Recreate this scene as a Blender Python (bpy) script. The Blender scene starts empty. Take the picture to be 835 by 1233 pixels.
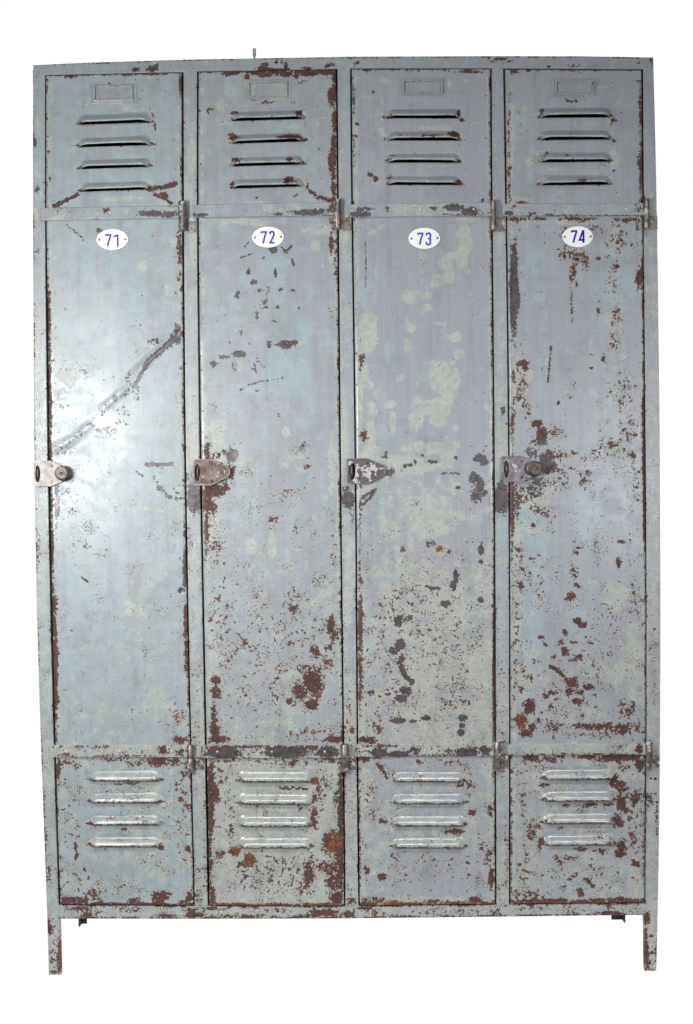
import bpy, bmesh, math
import numpy as np
from mathutils import Vector, Matrix

rng = np.random.default_rng(7)
scene = bpy.context.scene
COL = scene.collection
PW, PH = 835, 1233

# ------------------------------------------------------------------ camera
DIST, MM, CV = 2.6, 0.0016, 572.0
FPX = DIST / MM
pitch = math.atan((PH / 2 - CV) / FPX)
roll = math.radians(0.45)
fw = np.array([0, math.cos(pitch), -math.sin(pitch)])
r0 = np.array([1.0, 0, 0]); u0_ = np.array([0, math.sin(pitch), math.cos(pitch)])
up = math.cos(roll) * u0_ + math.sin(roll) * r0
rt = math.cos(roll) * r0 - math.sin(roll) * u0_
CAM = np.array([0.0, -DIST, 0.0])


def at(u, v):
    """metres on the locker's front plane (y = 0) for a measured front position"""
    u = np.asarray(u, float); v = np.asarray(v, float)
    a = u - PW / 2; b = PH / 2 - v
    ry = fw[1] * FPX + rt[1] * a + up[1] * b
    rx = fw[0] * FPX + rt[0] * a + up[0] * b
    rz = fw[2] * FPX + rt[2] * a + up[2] * b
    t = -CAM[1] / ry
    return CAM[0] + rx * t, CAM[2] + rz * t


CAM[2] = -0.5 * (at(66, 1174)[1] + at(784, 1170)[1])      # floor is z = 0
cd = bpy.data.cameras.new('camera')
cam = bpy.data.objects.new('camera', cd); COL.objects.link(cam)
M = Matrix(((rt[0], up[0], -fw[0], CAM[0]), (rt[1], up[1], -fw[1], CAM[1]), (rt[2], up[2], -fw[2], CAM[2]), (0, 0, 0, 1)))
cam.matrix_world = M
cd.sensor_fit = 'VERTICAL'; cd.sensor_height = 36; cd.lens = 36 * FPX / PH
cd.clip_start = 0.05; cd.clip_end = 100
scene.camera = cam

# ------------------------------------------------------------------ wear maps (chips, rust, primer: the metal's own marks)
VV, UU = np.mgrid[0:PH, 0:PW].astype(np.float32)
LAYERS = {}
for ly in 'DFS':
    LAYERS[ly] = {k: np.zeros((PH, PW), np.float32) for k in ('rust', 'cream', 'bare', 'blue', 'orange', 'pit', 'polish', 'dent')}


def sst(x):
    x = np.clip(x, 0, 1)
    return x * x * (3 - 2 * x)


def ell(ly, k, u, v, ru, rv, val, ang=0):
    m = int(max(ru, rv) * 1.8 + 4)
    a0, a1 = max(0, int(v) - m), min(PH, int(v) + m); b0, b1 = max(0, int(u) - m), min(PW, int(u) + m)
    if a1 <= a0 or b1 <= b0: return
    du = UU[a0:a1, b0:b1] - u; dv = VV[a0:a1, b0:b1] - v
    c, s = math.cos(math.radians(ang)), math.sin(math.radians(ang))
    d = np.sqrt(((du * c + dv * s) / ru) ** 2 + ((-du * s + dv * c) / rv) ** 2)
    w = 1.0 / max(1.5, min(ru, rv))
    f = val * np.clip(1 - (d - .5) / (1.0 + w), 0, 1)
    A = LAYERS[ly][k]
    A[a0:a1, b0:b1] = np.maximum(A[a0:a1, b0:b1], f)


def stroke(ly, k, pts, w, val, w1=None):
    p = np.array(pts, float)
    for (a, b) in zip(p[:-1], p[1:]):
        L = np.hypot(*(b - a)); n = max(2, int(L / max(.6, w * .4)))
        for t in np.linspace(0, 1, n):
            q = a + (b - a) * t
            i = (np.where((p == a).all(1))[0][0] + t) / (len(p) - 1)
            ww = w if w1 is None else w + (w1 - w) * i
            ell(ly, k, q[0], q[1], ww * .5 + .3, ww * .5 + .3, val)


def many(ly, k, rows):
    for r in rows: ell(ly, k, *r)


def smooth_noise(scale):
    f = np.fft.rfft2(rng.standard_normal((PH, PW)))
    ky = np.fft.fftfreq(PH)[:, None]; kx = np.fft.rfftfreq(PW)[None]
    f *= np.exp(-(kx ** 2 + ky ** 2) * (scale * 2 * np.pi / 2) ** 2)
    g = np.fft.irfft2(f, (PH, PW)); g /= g.std()
    return g.astype(np.float32)


# measured lines of the cabinet front --------------------------------------
def line(pts, deg=4):
    p = np.array(pts, float)
    c = np.poly1d(np.polyfit((p[:, 0] - 600) / 600, p[:, 1], min(deg, len(p) - 1)))
    return lambda x: c((np.asarray(x, float) - 600) / 600)


def lin(pts):
    p = np.array(pts, float)
    return lambda x: np.interp(x, p[:, 0], p[:, 1])


Lo = [line([(90, 54.4), (265, 54.8), (400, 55.4), (600, 58.2), (740, 61.4), (890, 64.9), (1000, 67.3), (1085, 71.0)]),
      line([(90, 237.5), (265, 237.7), (400, 238.1), (500, 240), (740, 244), (930, 247.3), (1085, 250.2)]),
      line([(90, 422), (300, 424), (400, 425.3), (500, 426.9), (720, 428.5), (920, 430.1), (1085, 431.8)]),
      line([(90, 606.4), (300, 609.5), (400, 610.7), (500, 611.9), (720, 613), (920, 613.4), (1085, 613.2)])]
GL = [lin([(90, 1.5), (250, 1.9), (400, 2.7), (1085, 2.5)]), lin([(90, 2.1), (1085, 2.5)]), lin([(90, 1.9), (1085, 1.7)]), lin([(90, 2.2), (400, 1.8), (1085, 1.5)])]
Ri = [line([(90, 219), (400, 220.6), (500, 221.6), (630, 223.5), (700, 224.8), (890, 228.8), (1000, 231.3), (1085, 233.2)]),
      line([(90, 404.8), (300, 406.6), (400, 407.8), (500, 408.8), (720, 410.7), (930, 413.5), (1085, 414.5)]),
      line([(90, 590.6), (300, 592), (400, 593.1), (500, 594), (720, 595.1), (920, 596), (1085, 596.4)]),
      line([(90, 772.4), (300, 774.3), (400, 775.1), (560, 776.4), (700, 777.6), (910, 777.2), (1085, 776)])]
GR = [lin([(90, 2.3), (400, 2.0), (1085, 1.5)]), lin([(90, 1.9), (1085, 1.6)]), lin([(90, 1.9), (1085, 1.7)]), lin([(90, 2.4), (240, 2.2), (300, 1.3), (1085, 1.3)])]
Li = [lambda v, i=i: Lo[i](v) + GL[i](v) for i in range(4)]
Ro = [lambda v, i=i: Ri[i](v) + GR[i](v) for i in range(4)]
FL = line([(79, 40.2), (250, 40.0), (400, 40.5), (500, 41.3), (600, 42.5), (740, 45), (865, 48.3), (960, 51.7), (1060, 55.6), (1120, 57.6), (1174, 58.8)], 5)
FR = line([(69, 787), (160, 789.5), (260, 791.3), (400, 793.3), (500, 794.5), (700, 795.6), (900, 795), (1000, 794), (1090, 792.7), (1170, 790.6)], 5)
TOP = lin([(30, 78.6), (100, 75.5), (240, 71.4), (300, 70.3), (420, 68.2), (600, 67.3), (700, 67.6), (800, 69.2)])
GT = [lin([(55, 90), (221, 86.8)]), lin([(238, 86), (406, 82.8)]), lin([(423, 82.3), (592, 82.2)]), lin([(607, 82.2), (775, 83.2)])]
TG = [1.3, 1.4, 1.5, 1.9]
DB = [lin([(72, 1088.4), (234, 1089.4)]), lin([(251, 1089.6), (415, 1090)]), lin([(432, 1089.4), (597, 1088)]), lin([(613, 1087.8), (776, 1085.8)])]
BB = lin([(60, 1106.4), (230, 1106.6), (420, 1106), (600, 1104), (776, 1101.8), (800, 1101.4)])
RAIL_T = lin([(50, 90)] + [(55, 90), (221, 86.8), (238, 86), (406, 82.8), (423, 82.3), (592, 82.2), (607, 82.2), (775, 83.2)])
RAIL_B = lin([(72, 1090.4), (234, 1091), (251, 1091.2), (415, 1091.6), (432, 1091), (597, 1089.7), (613, 1089.4), (776, 1087.6)])

LOUV = []   # per door: (u0, u1, v_bottom, v_top, tilt)
up_b = [[149.5, 176.7, 203, 230.2], [145.4, 172.5, 200, 226.4], [143.2, 170, 196.6, 223.4], [142.2, 169, 195.7, 223.3]]
up_u = [(91.6, 184.5, -.034), (275.3, 369, -.03), (462.8, 557, 0.0), (646.6, 738.4, -.008)]
lo_b = [[938.7, 965, 991.6, 1017.8], [940, 966.6, 993.3, 1019], [939.7, 966, 992.8, 1019], [937, 963, 989.8, 1015.8]]
lo_u = [(105.4, 198, 0), (285, 379, 0), (470, 563, 0), (651, 743, -.005)]
for i in range(4):
    LOUV.append([(up_u[i][0] + [0, 0, 2, 4][k] * (i == 0), up_u[i][1], b, b - 12.5, up_u[i][2], True) for k, b in enumerate(up_b[i])] +
                [(lo_u[i][0], lo_u[i][1], b, b - 12.5, lo_u[i][2], False) for b in lo_b[i]])

# ---- door layer ------------------------------------------------------------
D = LAYERS['D']
D['rust'] += np.interp(VV, [80, 300, 520, 700, 900, 1090], [-.08, -.08, -.06, -.03, .0, .05]).astype(np.float32)
D['rust'] -= ((UU < 230) & (VV < 900)) * .05
D['pit'] += np.interp(VV, [80, 300, 480, 560, 700, 900, 1090], [.10, .10, .16, .27, .31, .31, .31]).astype(np.float32)
D['rust'] -= ((UU > 605) & (VV > 480)) * .06
D['pit'] -= ((UU > 605) & (VV < 900)) * .03
D['pit'] -= ((UU < 230) & (VV < 900)) * .08
D['pit'] -= ((UU > 420) & (UU < 605) & (VV < 640)) * .06
D['cream'] += np.interp(VV, [80, 250, 500, 650, 880, 910, 1090], [.22, .18, .2, .34, .44, .50, .50]).astype(np.float32)
D['cream'] += ((UU > 420) & (UU < 605) & (VV > 545) & (VV < 900)) * .13
D['cream'] -= ((UU > 240) & (UU < 420) & (VV > 300) & (VV < 520)) * .1
D['cream'] += ((UU > 240) & (UU < 420) & (VV > 900)) * .16
D['cream'] -= ((UU < 230) & (VV < 640)) * .05
D['cream'] -= .04
D['cream'] += ((UU > 240) & (UU < 605) & (VV > 560) & (VV < 895)) * .06
D['blue'] += np.interp(UU, [0, 225, 235, 420, 430, 600, 612, 800], [.58, .54, .44, .42, .33, .33, .40, .40]).astype(np.float32)
D['bare'] += .02
for i in range(4):      # worn rolled edges
    vv = np.arange(95, 1086, 3.0)
    for v in vv:
        n = .1 * math.sin(v * .13 + i) + .1 * math.sin(v * .041 + 2 * i)
        ell('D', 'rust', float(Ri[i](v)) - .3, v, 1.5, 3, [.42, .42, .48, .5][i] + n)
        ell('D', 'rust', float(Li[i](v)) + .6, v, 1.5, 3, [.36, .14, .14, .2][i] + n)
        ell('D', 'cream', float(Li[i](v)) + 4.5, v, 3, 4, .56)
        ell('D', 'cream', float(Ri[i](v)) - 2.5, v, 3, 4, .6)
    for u in np.arange(float(Li[i](90)), float(Ri[i](90)), 3.0):
        ell('D', 'rust', u, float(GT[i](u)) + TG[i] + .3, 3, 1.2, .5 + .12 * math.sin(u * .2 + i))
    for u in np.arange(float(Li[i](1085)), float(Ri[i](1085)), 3.0):
        n = .14 * math.sin(u * .11 + i * 2)
        ell('D', 'rust', u, float(DB[i](u)) - .8, 4, 2.2, .8 + n)
        ell('D', 'orange', u, float(DB[i](u)) - .8, 4, 2.6, [.2, .75, .7, .55][i])
    for (a, b, vb, vt, tl, upper) in LOUV[i]:
        um = (a + b) / 2
        for u in np.arange(a, b, 2.0):
            v = vb + tl * (u - um)
            ell('D', 'rust', u, v - .8, 2, .9, .50 if upper else .66)
            ell('D', 'cream', u, v - 3, 3, 2.5, .62 if not upper else .5)
        for u in (a + 4, b - 4):
            ell('D', 'rust', u, vb + tl * (u - um) - 2, 3, 1.5, .55)
            ell('D', 'cream', u, vb + tl * (u - um) - 4, 5, 5, .62)
        if not upper:
            ell('D', 'cream', um, vb - 5, (b - a) / 2, 6, .55)

# door 71
many('D', 'rust', [(85, 92, 10, 2.5, .75), (150, 90, 14, 2, .6), (190, 89.5, 16, 1.8, .6), (217.5, 105, 2, 12, .75), (59.5, 183, 1.5, 3, .7), (60.5, 215, 1.5, 3, .7),
    (198, 236, 8, 3, .8), (216.5, 300, 3.5, 18, .72), (215, 330, 3, 8, .55), (190, 411, 7, 5, .5), (215, 862, 15, 16, .36), (217, 890, 9, 5, .68),
    (80, 919, 12, 5, .55), (93, 922, 6, 4, .6), (135, 914, 30, 2.5, .5), (165, 918, 12, 4, .6), (190, 917, 16, 6, .78), (214, 918, 14, 6, .62), (224, 930, 5, 6, .66), (71, 925, 2.5, 14, .85),
    (103, 1047, 6, 6, .42), (96, 955, 8, 18, .34), (80, 985, 6, 20, .32), (90, 1000, 10, 14, .28), (75, 1050, 4, 30, .33), (85, 1083, 12, 5, .9), (98, 1085, 8, 3, .85), (115, 1076, 13, 10, .5), (145, 1070, 12, 8, .36),
    (193, 1080, 10, 8, .9), (204, 1076, 4, 6, .6), (228, 1080, 5, 9, .74), (222, 1086, 9, 3, .7), (160, 1084, 9, 4, .85), (227, 1022, 4, 4, .88), (222, 990, 9, 50, .32), (215, 950, 10, 20, .38), (196, 1020, 4, 3, .8), (150, 942, 14, 3, .5), (150, 998, 4, 2, .7),
    (137, 985, 5, 2, .5), (100, 1060, 20, 20, .26)])
stroke('D', 'rust', [(66, 249), (80, 242), (94, 235)], 4.5, .7)
stroke('D', 'bare', [(66, 249), (80, 242), (94, 235)], 4.5, .8)
stroke('D', 'rust', [(180, 228), (197, 226), (212, 222)], 5, .8)
stroke('D', 'bare', [(190, 227), (197, 226), (212, 222)], 5, .9)
stroke('D', 'rust', [(187, 235), (196, 239), (207, 245)], 3.5, .72)
stroke('D', 'rust', [(181, 131), (185, 141), (188, 158)], 1.6, .5)
stroke('D', 'rust', [(82, 271), (92, 280), (101, 289)], 1.8, .6)
stroke('D', 'bare', [(119, 277), (124, 281)], 3, 1)
stroke('D', 'bare', [(217, 402), (208, 410), (196, 421), (180, 434), (171, 450), (162, 466)], 9, .95, 3.5)
stroke('D', 'bare', [(162, 466), (140, 480), (122, 496), (104, 516), (84, 532), (70, 542)], 7, .45, 8)
stroke('D', 'rust', [(217, 396), (206, 405)], 3, .6)
many('D', 'bare', [(215, 402, 4.5, 11, .95), (188, 411, 8, 5, .6), (205, 392, 8, 5, .36), (150, 500, 12, 16, .36), (125, 520, 18, 10, .42), (158, 455, 8, 10, .42), (75, 488, 7, 4, .5), (165, 470, 10, 12, .38), (78, 537, 10, 5, .44), (76, 545, 10, 6, .48),
    (69, 600, 2.5, 34, .75), (80, 590, 10, 9, .42), (212, 590, 10, 12, .34), (223, 684, 2.5, 26, .8), (219, 711, 4, 3, 1), (104, 450, 3, 8, .45), (90, 440, 30, 12, .26), (100, 655, 16, 8, .36)])
stroke('D', 'bare', [(176, 559.5), (190, 560), (208, 558.5)], 3.4, .74)
stroke('D', 'bare', [(187, 575), (194, 590), (205, 598), (219, 600)], 5, .56)
stroke('D', 'bare', [(165, 568), (173, 574)], 2.5, .7)
for v in range(345, 890, 4):
    ell('D', 'rust', float(Li[0](v)) + 1.2, v, 2.2, 4, .72 + .15 * math.sin(v * .07))
for v in range(715, 845, 3):
    ell('D', 'rust', float(Li[0](v)) + 3.2, v, 2.8 + 1.2 * math.sin(v * .09), 4, .66 + .15 * math.sin(v * .21))
for v in range(733, 808, 4):
    ell('D', 'rust', float(Ri[0](v)) - 1.6, v, 2.4, 4, .78)
stroke('D', 'rust', [(100, 695), (106, 700)], 2.2, .8)
stroke('D', 'rust', [(91.5, 1015), (92.5, 1031)], 3, .78)
many('D', 'cream', [(64, 108, 2, 16, .7), (145, 240, 40, 4, .6), (160, 132, 25, 4, .55), (150, 190, 30, 5, .5), (110, 125, 30, 5, .5), (68, 140, 5, 8, .55), (172, 320, 7, 7, .72), (67, 312, 5, 3, .8), (202, 345, 6, 16, .56), (80, 730, 6, 6, .65), (85, 450, 20, 20, .5), (110, 440, 12, 8, .58), (75, 480, 10, 20, .5),
    (165, 720, 30, 40, .46), (100, 780, 30, 40, .46), (190, 850, 30, 25, .52), (75, 880, 14, 10, .56), (210, 290, 8, 20, .55), (150, 1045, 40, 12, .34), (190, 610, 24, 14, .5)])
many('D', 'blue', [(110, 100, 50, 10, .7), (150, 290, 60, 60, .62), (165, 345, 14, 60, .66), (205, 420, 12, 40, .7), (120, 700, 60, 120, .62), (190, 660, 30, 100, .6), (75, 770, 10, 100, .66), (150, 125, 40, 10, .7), (215, 140, 8, 20, .7), (190, 1055, 40, 20, .7)])
# door 72
many('D', 'rust', [(297, 94, 3.5, 6, .85), (322, 91, 6, 3, .85), (275, 90, 8, 3, .78), (345, 89.5, 12, 3.5, .95), (372, 88, 12, 4, .95), (393, 86.5, 10, 4, 1), (357, 90, 4, 4.5, .9), (400, 116, 5, 11, .9), (403, 100, 3, 14, .9), (403, 150, 2.6, 22, .78), (400, 197, 4.5, 12, .86), (402, 185, 3, 25, .82), (402, 225, 3, 22, .8),
    (283.5, 136, 4, 2, .9), (360, 138, 3.5, 4, .85), (282, 166, 6, 4, .82), (350, 166.5, 14, 2.6, .92), (367, 169, 4, 2, .9), (285, 193, 5, 3, .82), (349, 193.5, 4, 3, .82), (348, 218, 7, 4.5, .95), (370, 224, 3, 4, .82), (280, 222, 4, 3, .62), (253, 132, 6, 6, .45), (322, 124, 12, 3, .46), (310, 121, 6, 3, .48), (360, 100, 6, 3, .4), (368, 152, 4, 3, .5), (385, 180, 1.4, 1.4, .9), (355, 236, 4, 3, .45), (309, 239, 1.8, 1.2, .85),
    (399, 292, 2.8, 9, .85), (404, 318, 2, 12, .66), (402, 270, 4, 14, .6), (250, 548, 4, 16, .74), (262, 548, 8, 5, .62), (252, 592, 7, 10, .88), (262, 592, 9, 8, .82), (250, 608, 6, 12, .85), (273, 588, 5, 5, .7), (279, 570, 5, 10, .78), (256, 612, 6, 10, .66), (249, 640, 3, 30, .72), (258, 660, 12, 30, .36), (365, 538, 4, 7, .48), (370, 563, 4, 4, .5), (330, 625, 8, 5, .44), (356, 636, 4, 8, .46), (262, 655, 10, 8, .44), (345, 590, 20, 20, .28), (402, 665, 5, 20, .42), (354, 720, 14, 14, .42),
    (260, 819, 6, 5.5, .97), (260.5, 833, 7, 8, .92), (258, 860, 4.5, 14, .72), (259, 880, 6, 10, .85), (262, 890, 12, 4.5, .95), (377, 820, 12, 17, .97), (362, 832, 10, 13, .78), (376, 848, 9, 6, .97), (354, 836, 7, 13, .55), (366, 806, 10, 7, .6), (384, 808, 5, 9, .7), (349, 844, 3.5, 3, .95), (380, 785, 6, 9, .78), (399, 753, 5, 12, .8), (403, 768, 5, 9, .74), (395, 779, 7, 5, .6), (354, 733, 6, 6, .7), (345, 726, 6, 3, .5), (351, 775, 8, 6, .46), (405, 890, 14, 4, .85), (365, 885, 20, 8, .42), (385, 880, 12, 8, .4), (397, 795, 8, 12, .46), (330, 835, 10, 24, .4), (320, 800, 70, 80, .24), (264, 745, 12, 40, .34), (350, 762, 50, 40, .27),
    (254, 960, 4.5, 48, .95), (257, 955, 7, 13, .97), (253, 1035, 3, 40, .8), (256, 1078, 4, 12, .72), (275, 916, 20, 2.5, .6), (315, 916, 12, 4, .6), (355, 918, 9, 5, .68), (395, 915, 15, 4, .68), (411, 1000, 3.5, 90, .9), (405, 960, 5, 10, .7), (379, 940, 4.5, 4.5, .97), (379, 963, 4, 8, .6), (379, 985, 5, 14, .66), (370, 972, 12, 4, .55), (401, 1016, 14, 13, .98), (410, 1020, 7, 30, .8), (283, 1024, 6.5, 6, .97), (301, 1036, 8.5, 7.5, .97), (292, 1040, 6, 4, .7), (265, 1028, 8, 6, .55), (372, 1052, 7, 22, .72), (362, 1070, 5, 12, .5), (403, 1058, 10, 24, .72), (406, 1080, 8, 10, .85), (390, 1045, 10, 10, .55), (320, 1055, 50, 18, .37), (330, 1035, 40, 10, .34), (278, 1000, 5, 12, .52), (268, 935, 10, 12, .4), (275, 970, 10, 30, .27), (388, 950, 12, 24, .36), (345, 917, 60, 5, .36)])
for u in range(268, 405, 4):
    ell('D', 'rust', u, float(GT[1](u)) + 3.2, 4, 2.6, .78 + .18 * math.sin(u * .23))
stroke('D', 'rust', [(374, 231), (385, 238), (402, 244)], 4, .82)
many('D', 'bare', [(329, 301, 5, 4, .95), (318, 310, 1.6, 1.8, 1), (287, 355, 4, 9, .55), (296, 357, 2.5, 6, .6), (304, 340, 5, 3.5, .66), (322, 346, 4, 9, .5), (315, 350, 7, 4, .44), (320, 365, 5, 9, .5), (300, 328, 2.5, 5, .7), (332, 329, 2, 5, .8), (338, 349, 2, 3, .7), (352, 350, 3, 1.2, .8), (334, 370, 4, 3, .56), (360, 373, 1.5, 6, .55), (309, 380, 5, 6, .4), (290, 400, 4, 6, .5), (330, 387, 3, 1, .8), (258, 438, 5, 4, .88), (270, 430, 7, 2.4, .74), (288, 426, 9, 4, .82), (346, 415, 9, 5, .92), (352, 413, 8, 3, .85), (325, 415, 3, 4, .78), (338, 415, 12, 2, .6), (283, 440, 5, 6, .54), (312, 436, 12, 10, .36), (307, 442, 4, 4, .55), (309, 447, 2.5, 3, .6), (291, 469, 3, 1.6, .85), (310, 471, 2, 1.2, .7), (338, 352, 1, 1, .5), (280, 548, 7, 8, .98), (271, 543, 3, 2.5, .85), (320, 480, 4, 4, .4), (262, 573, 20, 18, .5), (336, 500, 2, 3, .7), (260, 590, 13, 10, .8)])
stroke('D', 'bare', [(300, 464), (312, 460), (324, 458), (342, 455)], 1.8, .6)
stroke('D', 'bare', [(343, 304), (349, 300), (352, 296)], 1.6, .85); stroke('D', 'bare', [(352, 312), (354, 320)], 2, .8); stroke('D', 'bare', [(339, 298), (347, 305)], 1.4, .7)
stroke('D', 'bare', [(288, 311), (304, 306)], 1.4, .6); stroke('D', 'bare', [(296, 297), (300, 292)], 1.4, .75)
stroke('D', 'rust', [(285, 762), (292, 768), (301, 779)], 2.4, .7)
stroke('D', 'rust', [(338, 947), (341, 950), (345, 947), (349, 950), (353, 947), (358, 950), (362, 947), (366, 950), (371, 949)], 1.5, .78)
many('D', 'cream', [(288, 308, 4, 3, .9), (380, 296, 7, 8, .75), (398, 310, 5, 10, .7), (390, 320, 3, 3, .8), (268, 128, 10, 10, .66), (330, 245, 60, 3, .5), (320, 125, 30, 5, .55), (345, 153, 20, 4, .5), (262, 555, 14, 22, .8), (258, 640, 12, 50, .72), (262, 520, 14, 20, .66), (300, 560, 20, 14, .6), (305, 660, 12, 14, .6), (328, 655, 6, 20, .7), (355, 560, 30, 14, .52), (400, 550, 6, 40, .66), (352, 414, 14, 6, .66), (290, 440, 10, 10, .55), (345, 520, 6, 10, .6), (260, 780, 14, 60, .62), (355, 830, 35, 35, .56), (330, 690, 60, 30, .42), (385, 720, 25, 40, .52), (290, 268, 50, 6, .62), (380, 275, 24, 10, .6), (317, 116, 12, 3, .6), (270, 150, 5, 4, .6), (385, 143, 8, 1.2, .7), (383, 150, 1.2, 5, .7)])
many('D', 'blue', [(330, 320, 25, 20, .78), (282, 385, 9, 28, .72), (297, 337, 10, 14, .7), (335, 350, 12, 22, .72), (365, 395, 14, 20, .8), (345, 450, 35, 34, .82), (310, 470, 20, 8, .72), (368, 418, 8, 20, .76), (395, 410, 4, 16, .7), (270, 275, 12, 8, .7), (255, 740, 14, 50, .66), (300, 600, 30, 60, .52), (345, 150, 30, 20, .6)])
# door 73
many('D', 'rust', [(430, 150, 2, 1.5, .9), (429, 165, 2, 1.5, .9), (446, 210.5, 3.5, 2.6, .9), (452.5, 216, 2.8, 3.2, .95), (449, 111, 1.4, 1.2, .9), (552, 138, 2, 4, .95), (556, 145, 4, 2, .9), (546, 163, 6, 3.5, .98), (472, 188, 3, 2, .7), (552, 220, 3, 2, .85), (470, 142, 8, 1.5, .6), (510, 165, 20, 1.5, .58), (470, 215, 5, 4, .42), (565, 87, 16, 2, .75), (440, 85, 4, 1.6, .7), (497, 85, 14, 1.6, .55), (581, 242, 2, 2, .8), (426, 180, 2, 20, .46), (435, 432, 3.4, 6, .85), (434, 441, 2, 5, .7),
    (438, 525, 4.5, 8, .68), (520, 655, 6, 4, .6), (530, 661, 6, 4, .55), (443, 890, 10, 4, .9), (455, 878, 8, 7, .55), (446, 833, 3.5, 2, .8), (434, 780, 3, 75, .72), (437, 740, 2.5, 3, .8), (594.5, 800, 1.6, 95, .8), (540, 800, 40, 70, .26), (470, 800, 40, 80, .25), (540, 850, 12, 12, .4), (560, 840, 14, 20, .36), (450, 870, 20, 12, .36), (500, 740, 60, 60, .24),
    (440, 914, 12, 4.5, .68), (452, 979, 8, 8, .5), (461, 988, 5, 4, .6), (445, 955, 9, 14, .38), (432, 1000, 2.5, 85, .6), (565, 945, 8, 14, .46), (569, 978, 4, 4, .72), (590, 975, 3.4, 7, .78), (588, 1030, 5, 14, .62), (592, 1055, 3.5, 14, .84), (460, 1055, 5.5, 4, .9), (442, 1047, 4, 6, .7), (440, 1085, 8, 5, .76), (456, 1083, 9, 5, .78), (470, 1086, 14, 3, .66), (570, 1084, 9, 4, .78), (520, 1085, 20, 2.5, .6), (510, 917, 12, 3, .5), (545, 1001, 12, 2.4, .66), (515, 1040, 50, 20, .24), (562, 1050, 10, 14, .38), (580, 1015, 6, 12, .46), (540, 920, 30, 8, .3), (555, 945, 6, 3, .6), (425, 1086, 4, 5, .5)])
stroke('D', 'rust', [(455, 919), (460, 927), (467, 936)], 3.6, .8)
many('D', 'bare', [(426, 120, 2, 16, .66), (590.5, 170, 1.8, 50, .56), (577, 552, 8.5, 4, .98), (583, 556, 5, 5, .8), (571, 575, 7, 7, .88), (578, 584, 6, 9, .85), (574, 597, 7, 5, .9), (583, 594, 5, 4, .7), (580, 661, 3.2, 6.5, 1), (579, 676, 2.6, 2.2, 1), (549, 694, 3, 8, 1), (546, 705, 4, 6, .98), (536, 727, 5.5, 4, .95), (579, 722, 3.4, 3, .95), (523, 708, 6, 1.8, .9), (514, 706, 2.4, 2, .7), (488, 561, 2.2, 2, 1), (494, 560, 2.2, 2, .95), (500, 557, 2, 3, .8), (520, 556, 9, 2.2, .68), (509, 548, 1.6, 1.6, .9), (552, 587, 3, 1.5, .95), (549, 551, 2, 2, .9), (540, 570, 14, 2, .5), (470, 568, 6, 7, .66), (517, 656, 4, 6, .7), (540, 664, 4, 2.5, .7), (485, 662, 3, 3, .6), (434, 410, 1.5, 4, .5), (480, 748, 7, 7.5, .88), (494, 744, 4, 3, .7), (482, 776, 7, 8, .85), (474, 784, 6, 5, .85), (484, 793, 4, 4, .9), (488, 831, 8, 5, .95), (483, 841, 7.5, 5, .82), (480, 867, 7.5, 3, 1), (496, 868, 4, 1.8, .95), (513, 864, 5.5, 3, 1), (557, 864, 5.5, 4, .85), (556, 873, 3, 3, .95), (555, 881, 4.5, 4.5, .9), (434, 615, 2.5, 40, .5), (433, 690, 2.5, 30, .55), (466, 836, 4, 2, .7), (505, 855, 40, 8, .25), (573, 590, 14, 20, .42), (464, 548, 5, 6, .62)])
stroke('D', 'bare', [(481, 798), (487, 812), (496, 821)], 6, .88)
stroke('D', 'bare', [(437, 607), (446, 600), (452, 589)], 3, .78); stroke('D', 'bare', [(437, 599), (449, 591)], 4, .75)
stroke('D', 'bare', [(440, 292), (441, 305), (440.5, 345)], .9, .72)
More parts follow.
